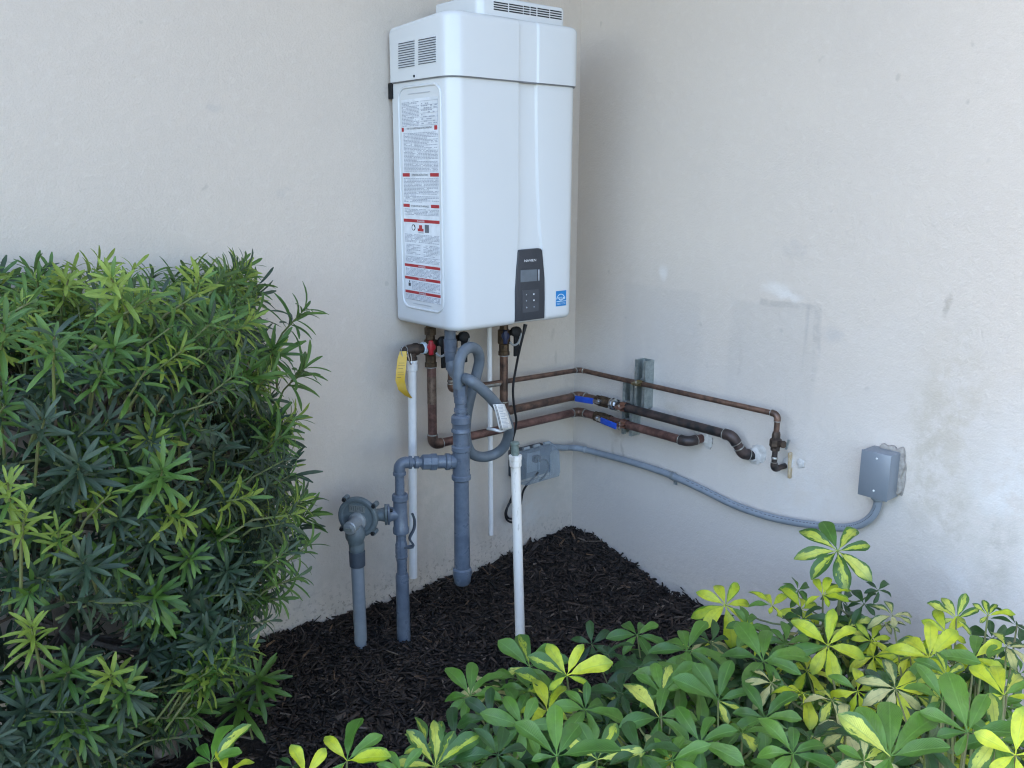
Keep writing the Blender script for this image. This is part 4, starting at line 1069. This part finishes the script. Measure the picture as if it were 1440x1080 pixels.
slab(JY0-.014, JY0+.02, JZ0+.006, JZ1-.03, .004, 4.)

# ------------------------------------------------------------------ sprinkler riser in front
rb_, rt_ = np.array([-.680, -.510, -.03]), PY(724.5, 640, -.50)
spk = thing('sprinkler_riser', (rb_[0], rb_[1], 0), 'white plastic sprinkler riser pipe with a green nozzle standing in the mulch', 'sprinkler')
ax = unit(rt_-rb_); Lr = np.linalg.norm(rt_-rb_)
kx = .0020
MB().lathe(rb_, ax, [(0, .0128), (Lr*.5, .0126), (Lr-.008, .0124)], 22).build('pipe', pvc_riser, spk)
MB().lathe(rb_, ax, [(Lr-.030, .0128), (Lr-.028, .0150), (Lr-.012, .0154), (Lr-.011, .0166), (Lr-.001, .0166), (Lr, .015)], 22).build('coupling', pvc_riser, spk)
MB().lathe(rb_, ax, [(Lr-.002, .0088), (Lr+.012, .0092), (Lr+.0125, .0098), (Lr+.026, .0092), (Lr+.028, .0118), (Lr+.033, .0118), (Lr+.034, .0098), (Lr+.035, .006)], 16).build('nozzle', nozzle_green, spk, sharp=30)
for k in range(5):
    a = R(72*k); x_, y_, _ = frame(ax)
    MB().obox(rb_+ax*(Lr+.008)+(x_*math.cos(a)+y_*math.sin(a))*.0094, ax*.008, np.cross(ax, x_*math.cos(a)+y_*math.sin(a))*.0012, (x_*math.cos(a)+y_*math.sin(a))*.0012).build('nozzle_rib', nozzle_green, spk)

# ------------------------------------------------------------------ leaves
def leaf_mat(name, c_lo, c_hi, rough=.38, rib=.0, var=None, back=None, trans=.22):
    n = NT(name); g = n.node('ShaderNodeNewGeometry'); oi = n.node('ShaderNodeObjectInfo')
    uvn = n.node('ShaderNodeUVMap'); uvn.uv_map = 'UVMap'
    sep = n.node('ShaderNodeSeparateXYZ'); n.t.links.new(uvn.outputs[0], sep.inputs[0])
    U, Vv = sep.outputs[0], sep.outputs[1]
    r = n.m('FRACT', n.m('ADD', g.outputs['Random Per Island'], n.m('MULTIPLY', oi.outputs['Random'], 7.31)))
    r2 = n.m('FRACT', n.m('MULTIPLY', r, 17.7))
    c = n.mix(r, c_lo, c_hi)
    p = n.pos()
    au = n.m('ABSOLUTE', n.m('SUBTRACT', n.m('MULTIPLY', U, 2), 1))
    if var:
        off = n.node('ShaderNodeCombineXYZ'); n.put(off.inputs[2], n.m('MULTIPLY', r, 31)); n.put(off.inputs[0], n.m('MULTIPLY', U, 1.3)); n.put(off.inputs[1], n.m('MULTIPLY', Vv, 1.1))
        nz = n.noise(3.2, 4, .6, off.outputs[0])
        lim = n.m('ADD', n.m('MULTIPLY', n.m('SUBTRACT', nz, .5), var.get('amp', 1.5)), n.m('ADD', var['w'], n.m('MULTIPLY', n.m('SUBTRACT', r2, .5), var.get('rv', .5))))
        tipm = n.m('MULTIPLY', n.smooth(Vv, .98, .7), 1.0)
        msk = n.m('MULTIPLY', n.smooth(n.m('SUBTRACT', lim, au), -.06, .06), n.m('ADD', .35, n.m('MULTIPLY', tipm, .65)))
        c = n.mix(msk, c, n.mix(r2, var['c1'], var['c2']))
    vein = n.smooth(au, .10, .02)
    c = n.mix(n.m('MULTIPLY', vein, .35), c, tuple(min(1, x*1.5+.03) for x in c_hi))
    mott = n.noise(90, 3, .6, p)
    c = n.mix(n.m('MULTIPLY', n.smooth(mott, .4, .7), .22), c, (.02, .03, .012))
    bk = n.mix(.55, c, back or (.16, .20, .11))
    c = n.mix(g.outputs['Backfacing'], c, bk)
    wav = n.node('ShaderNodeTexWave'); wav.inputs['Scale'].default_value = 5.5; wav.inputs['Distortion'].default_value = 1.2
    cmb = n.node('ShaderNodeCombineXYZ'); n.put(cmb.inputs[0], n.m('ADD', Vv, n.m('MULTIPLY', au, -.35))); n.t.links.new(cmb.outputs[0], wav.inputs['Vector'])
    hgt = n.m('ADD', n.m('MULTIPLY', wav.outputs['Fac'], .5), n.m('MULTIPLY', n.smooth(au, .0, .14), .8))
    n.set(c, n.m('ADD', rough, n.m('MULTIPLY', n.noise(60, 2, .5, p), .14)), 0, n.bump(hgt, .35, .0012), .5)
    tr_ = n.node('ShaderNodeBsdfTranslucent')
    n.t.links.new(n.mix(.6, c, tuple(min(1, x*2.2) for x in c_hi)), tr_.inputs[0])
    mx = n.node('ShaderNodeMixShader'); mx.inputs[0].default_value = trans
    n.t.links.new(n.b.outputs[0], mx.inputs[1]); n.t.links.new(tr_.outputs[0], mx.inputs[2])
    n.t.links.new(mx.outputs[0], n.out.inputs['Surface'])
    return n.mat
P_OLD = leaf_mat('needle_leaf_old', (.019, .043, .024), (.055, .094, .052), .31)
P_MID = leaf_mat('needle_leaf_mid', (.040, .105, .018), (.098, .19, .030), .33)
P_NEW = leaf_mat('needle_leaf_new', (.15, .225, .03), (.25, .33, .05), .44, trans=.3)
S_GREEN = leaf_mat('umbrella_leaf_green', (.044, .125, .016), (.105, .225, .026), .29)
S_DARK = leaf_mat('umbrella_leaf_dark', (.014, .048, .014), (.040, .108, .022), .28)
S_VAR = leaf_mat('umbrella_leaf_variegated', (.034, .098, .016), (.07, .16, .026), .30, var=dict(w=.52, amp=1.7, rv=.5, c1=(.40, .47, .03), c2=(.55, .57, .10)))
S_YEL = leaf_mat('umbrella_leaf_yellow', (.09, .20, .016), (.15, .27, .026), .31, var=dict(w=.95, amp=1.3, rv=.5, c1=(.43, .51, .015), c2=(.58, .62, .04)), trans=.28)
S_CREAM = leaf_mat('umbrella_leaf_cream', (.05, .10, .035), (.07, .14, .045), .4, var=dict(w=.75, amp=1.6, rv=.5, c1=(.44, .44, .14), c2=(.54, .50, .22)))
PM = [P_OLD, P_MID, P_NEW]; SM = [S_GREEN, S_DARK, S_VAR, S_YEL, S_CREAM]

def leaf_template(nl, widths, cup, droop, fold, wave=0., seed=0):
    """unit leaf along +y; returns verts, quads, uvs (per vertex)"""
    vs = []; uv = []; r_ = random.Random(seed)
    ph = r_.uniform(0, 6)
    for i in range(nl+1):
        t = i/nl; w = np.interp(t, *zip(*widths))
        zc = -droop*t*t+.06*math.sin(math.pi*t)
        wv = wave*math.sin(t*9+ph)*w
        for s in (-1, 0, 1):
            vs.append((s*w, t, zc+(fold*w if s else 0)+cup*w*abs(s)+wv*s)); uv.append((.5+.5*s, t))
    fs = [(3*i+k, 3*i+k+1, 3*i+k+4, 3*i+k+3) for i in range(nl) for k in (0, 1)]
    return np.array(vs), np.array(fs), np.array(uv)
NEEDLE_W = [(0, .022), (.2, .056), (.4, .070), (.6, .074), (.8, .072), (1, .022)]
UMB_W = [(0, .012), (.13, .016), (.18, .045), (.3, .112), (.5, .165), (.68, .192), (.82, .178), (.93, .112), (1, .018)]
needles = [leaf_template(5, NEEDLE_W, .0, d, .32, 0, k) for k, d in enumerate((.06, .16, .28, -.04))]
umbs = [leaf_template(9, UMB_W, .18, d, .30, .22, k+10) for k, d in enumerate((.10, .22, .34, -.06))]
def mesh_of(tpl, name, mat):
    v, f, uv = tpl; me = quads(name, v, f.ravel()); me.materials.append(mat)
    l = me.uv_layers.new(name='UVMap'); l.data.foreach_set('uv', uv[f.ravel()].astype(np.float32).ravel())
    me.polygons.foreach_set('use_smooth', np.ones(len(f), bool)); me.update()
    return me
NEEDLE_MESH = [[mesh_of(t, 'needle_leaf', m_) for t in needles] for m_ in PM]
UMB_MESH = [[mesh_of(t, 'leaflet', m_) for t in umbs] for m_ in SM]
class Stuff:
    def __init__(self): self.v = []; self.f = []; self.uv = []; self.m = []; self.n = 0
    def add(self, tpl, mat4, mi):
        v, f, uv = tpl; v = v@mat4[:3, :3].T+mat4[:3, 3]
        self.v.append(v); self.f.append(f+self.n); self.uv.append(uv); self.m.append(np.full(len(f), mi)); self.n += len(v)
    def build(self, name, mats, parent):
        if not self.v: return None
        v = np.concatenate(self.v)-V(parent['_org']); f = np.concatenate(self.f); uv = np.concatenate(self.uv)
        me = quads(name, v, f.ravel())
        for m_ in mats: me.materials.append(m_)
        l = me.uv_layers.new(name='UVMap'); l.data.foreach_set('uv', uv[f.ravel()].astype(np.float32).ravel())
        me.polygons.foreach_set('material_index', np.concatenate(self.m).astype(np.int32))
        me.polygons.foreach_set('use_smooth', np.ones(len(f), bool)); me.update()
        o = bpy.data.objects.new(name, me); COL.objects.link(o); o.parent = parent; o['kind'] = 'stuff'
        return o
def leaf_matrix(p, d, nrm, L, W):
    d = unit(d); nrm = V(nrm); nrm = nrm-d*(nrm@d)
    nrm = unit(nrm) if np.linalg.norm(nrm) > 1e-4 else frame(d)[0]
    x = np.cross(d, nrm); m_ = np.eye(4)
    m_[:3, 0] = x*W; m_[:3, 1] = d*L; m_[:3, 2] = nrm*L; m_[:3, 3] = p
    return m_
def as_obj(mesh, name, mat4, parent, org):
    o = bpy.data.objects.new(name, mesh); COL.objects.link(o); o.parent = parent
    m_ = mat4.copy(); m_[:3, 3] -= org; o.matrix_local = Matrix(m_.tolist())
    return o

# ------------------------------------------------------------------ needle-leaved hedge shrub
def hedge():
    org = np.array([-1.56, -.32, 0.0])
    root = thing('hedge_shrub', org, 'clipped dark green shrub with narrow strap leaves at the left against the wall', 'shrub')
    r_ = random.Random(21); st = Stuff(); nobj = [0]; twigs = MB()
    def whorl(p, axis, L, cls, n, obj=False, spread=1.):
        axis = unit(axis); x, y, _ = frame(axis); ph = r_.uniform(0, 6.28)
        for k in range(n):
            a = ph+2.39996*k; t = k/n                       # lower leaves first, open wide; tip leaves close in
            ang = R((88-50*t)*spread+r_.uniform(-12, 12))
            d = math.cos(ang)*axis+math.sin(ang)*(math.cos(a)*x+math.sin(a)*y)
            d = d+np.array([0, 0, -.12+.1*r_.random()])
            q = p+axis*(.062*t-.036)
            l = L*(1.05-.3*t)*r_.uniform(.82, 1.12); w = l*r_.uniform(.88, 1.15)*.92
            if l < .045: w *= 1.15
            m4 = leaf_matrix(q, d, axis+.2*np.array([r_.uniform(-1, 1), r_.uniform(-1, 1), r_.uniform(-1, 1)]), l, w)
            ti = r_.choice((0, 0, 1, 1, 2, 3)); ci = cls if r_.random() > .12 else max(0, cls-1)
            if obj and nobj[0] < 300: as_obj(NEEDLE_MESH[ci][ti], 'leaf', m4, root, org); nobj[0] += 1
            else: st.add(needles[ti], m4, ci)
        tw = [p-axis*.11-np.array([0, 0, .03]), p-axis*.05, p+axis*.02]
        twigs.tube(tw, [.0026, .0022, .0014], 5, False)
        return tw[0]
    tocam = lambda p: unit(CAM-p)
    ends = []
    prom = [(162, 402, -.72, 2), (278, 406, -.55, 2), (227, 668, -.76, 1), (253, 592, -.66, 1), (76, 487, -.78, 1), (160, 497, -.7, 1), (206, 523, -.66, 0), (383, 496, -.42, 1), (346, 529, -.52, 1), (419, 527, -.38, 1), (418, 446, -.40, 1),
            (296, 458, -.58, 1), (325, 447, -.54, 1), (12, 692, -.80, 2), (414, 716, -.36, 1), (33, 735, -.80, 2), (120, 797, -.76, 0), (320, 764, -.52, 2), (274, 816, -.58, 1), (197, 846, -.66, 2), (257, 858, -.60, 1), (46, 892, -.76, 2), (424, 733, -.34, 1),
            (95, 948, -.72, 1), (183, 994, -.62, 1), (362, 958, -.50, 1), (338, 990, -.46, 1), (262, 994, -.56, 1), (92, 1018, -.72, 0), (331, 806, -.52, 1), (390, 770, -.40, 0), (110, 660, -.74, 0), (60, 600, -.76, 0), (300, 640, -.62, 0), (380, 600, -.44, 1), (400, 660, -.40, 0)]
    for i, (u, v, y, c) in enumerate(prom):
        p = PY(u, v, y)
        ax_ = unit(.62*tocam(p)+np.array([.25*r_.uniform(-1, 1), .2*r_.uniform(-1, 1), .5])+(np.array([.7, 0, .2]) if u > 400 else 0))
        ends.append(whorl(p, ax_, r_.uniform(42, 54)*(.85 if c == 2 else 1)*np.linalg.norm(p-CAM)/FPX, c, 20, obj=(c > 0 or i % 2 == 0), spread=.96))
    # body of the shrub: shell-weighted whorls
    def inside(x, y, z):
        if not (.2 < z < 1.12): return False
        bx = -1.09+.49*(y+.05)
        if z < .55: bx -= .72*(.55-z)
        bx -= .06*(max(0, z-.84)/.25)**2
        bx += .09*mnoise.noise(Vector((y*5, z*6, 1.3)))-.02
        by = -.74+.10*(max(0, z-.9)/.2)**2-.05*mnoise.noise(Vector((x*4, z*4, 7)))+max(0, .42-z)*.5
        top = 1.065+.05*mnoise.noise(Vector((x*5, y*5, 3)))-.03*max(0, (-1.95-x))
        return x < bx and y > by and z < top and x > -2.45 and y < -.05
    cnt = 0; tries = 0
    while cnt < 1400 and tries < 90000:
        tries += 1
        x, y, z = r_.uniform(-2.75, -1.1), r_.uniform(-.85, -.06), r_.uniform(.2, 1.12)
        if not inside(x, y, z): continue
        # distance to the surface along outward directions
        deep = sum(inside(x+dx, y+dy, z+dz) for dx, dy, dz in ((.12, 0, 0), (0, -.13, 0), (0, 0, .12), (.08, -.08, .0), (0, -.08, .08)))
        if deep == 5 and r_.random() > .08: continue
        if deep < 5 and mnoise.noise(Vector((x*4.5, y*4.5, z*4.5))) < (-.16 if z > .72 else -.34): continue      # gaps
        o_ = np.array([.9 if not inside(x+.12, y, z) else r_.uniform(-.3, .3), -.9 if not inside(x, y-.13, z) else r_.uniform(-.5, .2), .9 if not inside(x, y, z+.12) else r_.uniform(-.2, .55)])
        if np.linalg.norm(o_) < .2: o_ = np.array([.1, -.6, .5])
        p = np.array([x, y, z]); top = not inside(x, y, z+.10)
        rr_ = r_.random()
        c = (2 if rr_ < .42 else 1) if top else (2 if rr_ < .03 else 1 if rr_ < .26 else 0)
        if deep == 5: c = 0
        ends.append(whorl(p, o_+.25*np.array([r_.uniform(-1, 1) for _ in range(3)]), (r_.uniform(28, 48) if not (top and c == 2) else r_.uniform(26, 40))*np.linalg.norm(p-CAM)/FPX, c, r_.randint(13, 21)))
        cnt += 1
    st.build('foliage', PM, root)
    # trunks and limbs
    trunks = [((-1.527, -.284, -.03), (-1.56, -.30, .35), (-1.50, -.34, .75)), ((-1.62, -.33, -.03), (-1.72, -.36, .40), (-1.70, -.42, .8)), ((-2.0, -.30, -.03), (-2.02, -.36, .4), (-1.95, -.4, .8)), ((-1.49, -.25, -.03), (-1.40, -.25, .36), (-1.33, -.28, .7)), ((-2.4, -.3, -.03), (-2.4, -.36, .4), (-2.3, -.4, .8))]
    nodes_ = []
    for k, t in enumerate(trunks):
        s = spline([t[0], t[1], t[2]], 6); nodes_ += s[4:]
        MB().tube(s, list(np.linspace(.024 if k else .028, .008, len(s))), 10).build('trunk', bark, root)
    br_ = MB(); step = 2
    for e in ends[::step]:
        nd = min(nodes_, key=lambda q_: np.linalg.norm(q_-e)+max(0, q_[2]-e[2])*2)
        midp = (nd+e)/2+np.array([r_.uniform(-.03, .03), r_.uniform(-.03, .03), -.02])
        br_.tube(spline([nd, midp, e], 3), list(np.linspace(.005, .0024, 7)), 5, False)
    b1 = br_.build('branches', bark, root); b1['kind'] = 'stuff'
    b2 = twigs.build('twigs', twig, root); b2['kind'] = 'stuff'
hedge()

# ------------------------------------------------------------------ umbrella shrubs (palmate leaves)
prom = [  # u, v, distance, radius, class, nleaf, upward cup, shrub index
    (661, 979, 1.78, .080, 0, 8, .15, 3), (797, 950, 1.72, .088, 3, 6, .75, 3), (735, 1022, 1.62, .075, 0, 7, .3, 3), (783, 1064, 1.42, .090, 0, 6, .65, 3), (840, 1068, 1.50, .085, 2, 6, .75, 3), (612, 1078, 1.55, .085, 2, 7, .5, 3),
    (823, 998, 1.68, .075, 0, 7, .2, 3), (745, 972, 1.78, .07, 0, 7, .2, 3), (700, 1062, 1.55, .07, 1, 7, .2, 3), (770, 1000, 1.72, .07, 3, 6, .4, 3), (565, 1085, 1.5, .06, 0, 6, .4, 3),
    (745, 938, 1.86, .088, 0, 6, .55, 3), (728, 955, 1.84, .08, 0, 7, .3, 3), (712, 968, 1.80, .08, 0, 7, .2, 3), (775, 975, 1.76, .08, 0, 6, .55, 3), (640, 1040, 1.62, .07, 1, 7, .2, 3), (600, 1050, 1.62, .06, 2, 6, .6, 3), (690, 1010, 1.7, .075, 1, 7, .1, 3), (855, 920, 1.95, .06, 1, 6, .2, 2), (930, 975, 1.75, .085, 0, 7, .5, 2), (1010, 985, 1.72, .085, 0, 6, .55, 2),
    (896, 893, 2.02, .080, 0, 7, .25, 2), (966, 915, 1.92, .085, 0, 8, .25, 2), (898, 938, 1.88, .08, 1, 6, .1, 2), (927, 1009, 1.64, .088, 0, 6, .25, 2), (981, 967, 1.80, .08, 0, 7, .2, 2), (1000, 905, 2.0, .07, 1, 7, .2, 2), (955, 960, 1.8, .085, 0, 7, .1, 2), (875, 975, 1.75, .07, 1, 7, .2, 2), (985, 1045, 1.55, .08, 0, 7, .2, 2), (900, 1060, 1.5, .075, 1, 7, .2, 2), (1044, 1031, 1.6, .08, 0, 7, .25, 2), (1076, 1010, 1.68, .078, 0, 7, .4, 2), (945, 1070, 1.5, .07, 0, 7, .3, 2),
    (1178, 775, 2.12, .090, 2, 8, .05, 1), (1020, 851, 2.10, .088, 3, 8, .2, 1), (1157, 837, 2.08, .080, 3, 7, .55, 1), (1086, 852, 2.12, .060, 3, 6, .7, 1), (1073, 930, 1.86, .092, 0, 7, .45, 1), (1164, 908, 1.92, .085, 3, 7, .25, 1), (1050, 880, 2.05, .07, 0, 7, .3, 1), (1130, 870, 2.1, .07, 1, 7, .1, 1), (1206, 972, 1.78, .080, 3, 7, -.3, 1), (1129, 975, 1.78, .075, 3, 7, -.1, 1), (1140, 1041, 1.58, .08, 1, 7, .2, 1), (1170, 985, 1.75, .06, 4, 6, -.2, 1), (1189, 1030, 1.62, .07, 4, 7, .1, 1), (1105, 905, 2.0, .07, 0, 7, .3, 1), (1215, 850, 2.15, .055, 1, 6, .1, 1), (1235, 830, 2.18, .045, 1, 5, .0, 1), (1085, 960, 1.8, .06, 4, 6, -.2, 1), (1115, 1060, 1.5, .075, 0, 7, .3, 1),
    (1307, 925, 1.90, .088, 3, 8, .35, 0), (1345, 870, 2.02, .070, 2, 6, .6, 0), (1389, 866, 2.04, .055, 2, 6, .5, 0), (1255, 866, 2.1, .06, 4, 6, .4, 0), (1259, 968, 1.76, .078, 4, 8, -.1, 0), (1412, 978, 1.74, .075, 3, 7, .5, 0), (1252, 1064, 1.42, .092, 0, 7, .6, 0), (1361, 1030, 1.46, .092, 0, 6, .5, 0), (1428, 1062, 1.40, .080, 3, 5, .7, 0), (1325, 985, 1.75, .07, 0, 7, .3, 0), (1370, 925, 1.92, .07, 3, 7, .1, 0), (1415, 910, 1.95, .07, 4, 7, .0, 0), (1330, 890, 2.0, .06, 3, 6, .1, 0), (1430, 880, 2.05, .06, 1, 7, .1, 0), (1300, 1050, 1.5, .07, 1, 7, .2, 0), (1400, 1040, 1.5, .07, 0, 7, .3, 0), (1215, 1070, 1.45, .06, 4, 6, .2, 0), (1330, 950, 1.8, .065, 2, 7, .2, 0),
    (488, 1070, 1.50, .078, 3, 6, .75, 4), (430, 1090, 1.45, .06, 3, 5, .5, 4), (412, 1078, 1.55, .035, 1, 5, .5, 4),
    (297, 1072, 1.48, .075, 0, 6, .8, 5), (318, 1090, 1.45, .06, 3, 5, .6, 5),
]
specs = [('umbrella shrub with yellow and green leaves at the right edge below the grey junction box', [(-.55, -1.62), (-.25, -1.55), (-.75, -1.75), (-.35, -1.85)]),
         ('tall umbrella shrub whose top yellow leaf overlaps the grey conduit', [(-.42, -1.22), (-.60, -1.25), (-.25, -1.15), (-.75, -1.45)]),
         ('plain green umbrella shrub right of the white sprinkler riser', [(-.72, -1.02), (-.85, -1.12), (-.70, -1.25)]),
         ('low umbrella shrub with a bright yellow sprig at the foot of the sprinkler riser', [(-1.10, -.96), (-1.12, -1.12), (-1.22, -1.22)]),
         ('small yellow umbrella plant sprig at the bottom edge in front of the mulch', [(-1.46, -1.02)]),
         ('small green umbrella plant sprig at the bottom edge beside the strap-leaved shrub', [(-1.64, -.95)])]
def umbrella_shrubs():
    r_ = random.Random(5)
    tops = [(AT(u, v, d), k) for (u, v, d, *_x, k) in prom]
    for si, (label, stems) in enumerate(specs):
        org = np.array([stems[0][0], stems[0][1], 0.])
        root = thing('umbrella_shrub' if si < 4 else 'umbrella_sprig', org, label, 'shrub')
        st = Stuff(); nl = [0]; stem_pts = []; stalks = MB()
        mine = [(AT(u, v, d), rad, c, n, cup) for (u, v, d, rad, c, n, cup, k) in prom if k == si]
        # stems: from the ground to just under a few of the leaves
        hi = sorted(mine, key=lambda t: -t[0][2])[:max(3, len(mine)//3)]
        for q, *_r in hi:
            g_ = min(stems, key=lambda s: math.hypot(s[0]-q[0], s[1]-q[1]))
            b0 = np.array([g_[0]+r_.uniform(-.03, .03), g_[1]+r_.uniform(-.03, .03), -.03]); t_ = q-np.array([r_.uniform(-.02, .02), r_.uniform(-.02, .02), .06])
            mm_ = b0*.45+t_*.55+np.array([r_.uniform(-.02, .02), r_.uniform(-.02, .02), .03])
            s = spline([b0, mm_, t_], 6); MB().tube(s, list(np.linspace(.0065, .003, len(s))), 8).build('stem', twig, root); stem_pts += s[3:]
        def compound(p, nrm, rad, cls, n, cup, as_objects):
            nrm = unit(nrm); x, y, _ = frame(nrm); ph = r_.uniform(0, 6.28)
            nd = min(stem_pts, key=lambda s: np.linalg.norm(s-p)+1.5*max(0, s[2]-p[2]+.02))
            pe = spline([nd, (nd+p)/2+np.array([0, 0, -.015])+nrm*(-.01), p], 4)
            if as_objects: parent = MB().tube(pe, list(np.linspace(.0026, .0016, len(pe))), 6).build('leaf', twig, root)
            else: stalks.tube(pe, .0016, 5, False)
            for k in range(n):
                a = ph+2*math.pi*(k+.5*r_.uniform(-.35, .35))/(n+.35)
                tilt = cup*.8+r_.uniform(-.32, .25); sc_ = 1.
                if cup >= .5:                                   # young leaf: most leaflets still stand up together
                    a_up = math.atan2(y[2], x[2])
                    if k < n-2: a = a_up+R(-70+140*k/max(1, n-3))+r_.uniform(-.15, .15); tilt = r_.uniform(.05, .4)
                    else: a = a_up+math.pi+r_.uniform(-1.3, 1.3); sc_ = .6; tilt = -.1
                d = (math.cos(a)*x+math.sin(a)*y)*math.cos(tilt)+nrm*math.sin(tilt); d = d+np.array([0, 0, -.10])
                l = sc_*rad*r_.uniform(.72, 1.15); w = l*r_.uniform(.82, 1.05)
                c = cls
                if cls in (2, 3, 4) and r_.random() < .22: c = r_.choice((0, 2, 3))
                if cls == 0 and r_.random() < .06: c = 2
                m4 = leaf_matrix(p, d, nrm+.25*np.array([r_.uniform(-1, 1) for _ in range(3)]), l, w)
                ti = r_.choice((0, 0, 1, 2)) if cup < .5 else r_.choice((3, 3, 0))
                if as_objects and nl[0] < 300:
                    as_obj(UMB_MESH[c][ti], 'leaflet', m4, parent, org); nl[0] += 1
                else: st.add(umbs[ti], m4, c)
        for q, rad, c, n, cup in mine:
            rad *= .86 if rad < .081 else .96
            jt = .12 if rad > .081 else .5
            kc = .70 if c in (2, 3) and rad > .081 else .40
            nr = unit(kc*unit(CAM-q)+np.array([r_.uniform(-jt, jt*.9), r_.uniform(-jt, jt*.9), 1.2-kc]))
            compound(q, nr, rad, c, n, cup, True)
        # filler leaves under the canopy
        if si < 4:
            mp = np.array([t[0] for t in mine]); cnt = 0; tgt = (135, 130, 112, 80)[si]; tr_ = 0
            allp = np.array([t[0] for t in tops if t[1] < 4])
            while cnt < tgt and tr_ < 6000:
                tr_ += 1
                b_ = mp[r_.randrange(len(mp))]
                p = b_+np.array([r_.uniform(-.10, .12), r_.uniform(-.12, .10), -r_.uniform(.035, .22)])
                w_ = 1/(np.hypot(allp[:, 0]-p[0], allp[:, 1]-p[1])+.03)**3; lim = (allp[:, 2]*w_).sum()/w_.sum()-.045
                if p[2] > lim or p[2] < .06 or p[0] > -.24: continue
                deep = lim-p[2]
                if si == 3 and deep > .12 and r_.random() < .6: continue
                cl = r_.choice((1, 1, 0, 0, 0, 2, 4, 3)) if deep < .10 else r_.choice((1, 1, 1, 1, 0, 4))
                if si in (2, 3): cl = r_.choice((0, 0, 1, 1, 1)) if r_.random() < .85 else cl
                nr = np.array([r_.uniform(-1., .5), r_.uniform(-1., .5), 1.])
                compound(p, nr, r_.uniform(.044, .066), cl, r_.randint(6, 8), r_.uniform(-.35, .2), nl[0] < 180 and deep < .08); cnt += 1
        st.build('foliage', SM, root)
        if stalks.v: b_ = stalks.build('leaf_stalks', twig, root); b_['kind'] = 'stuff'
umbrella_shrubs()
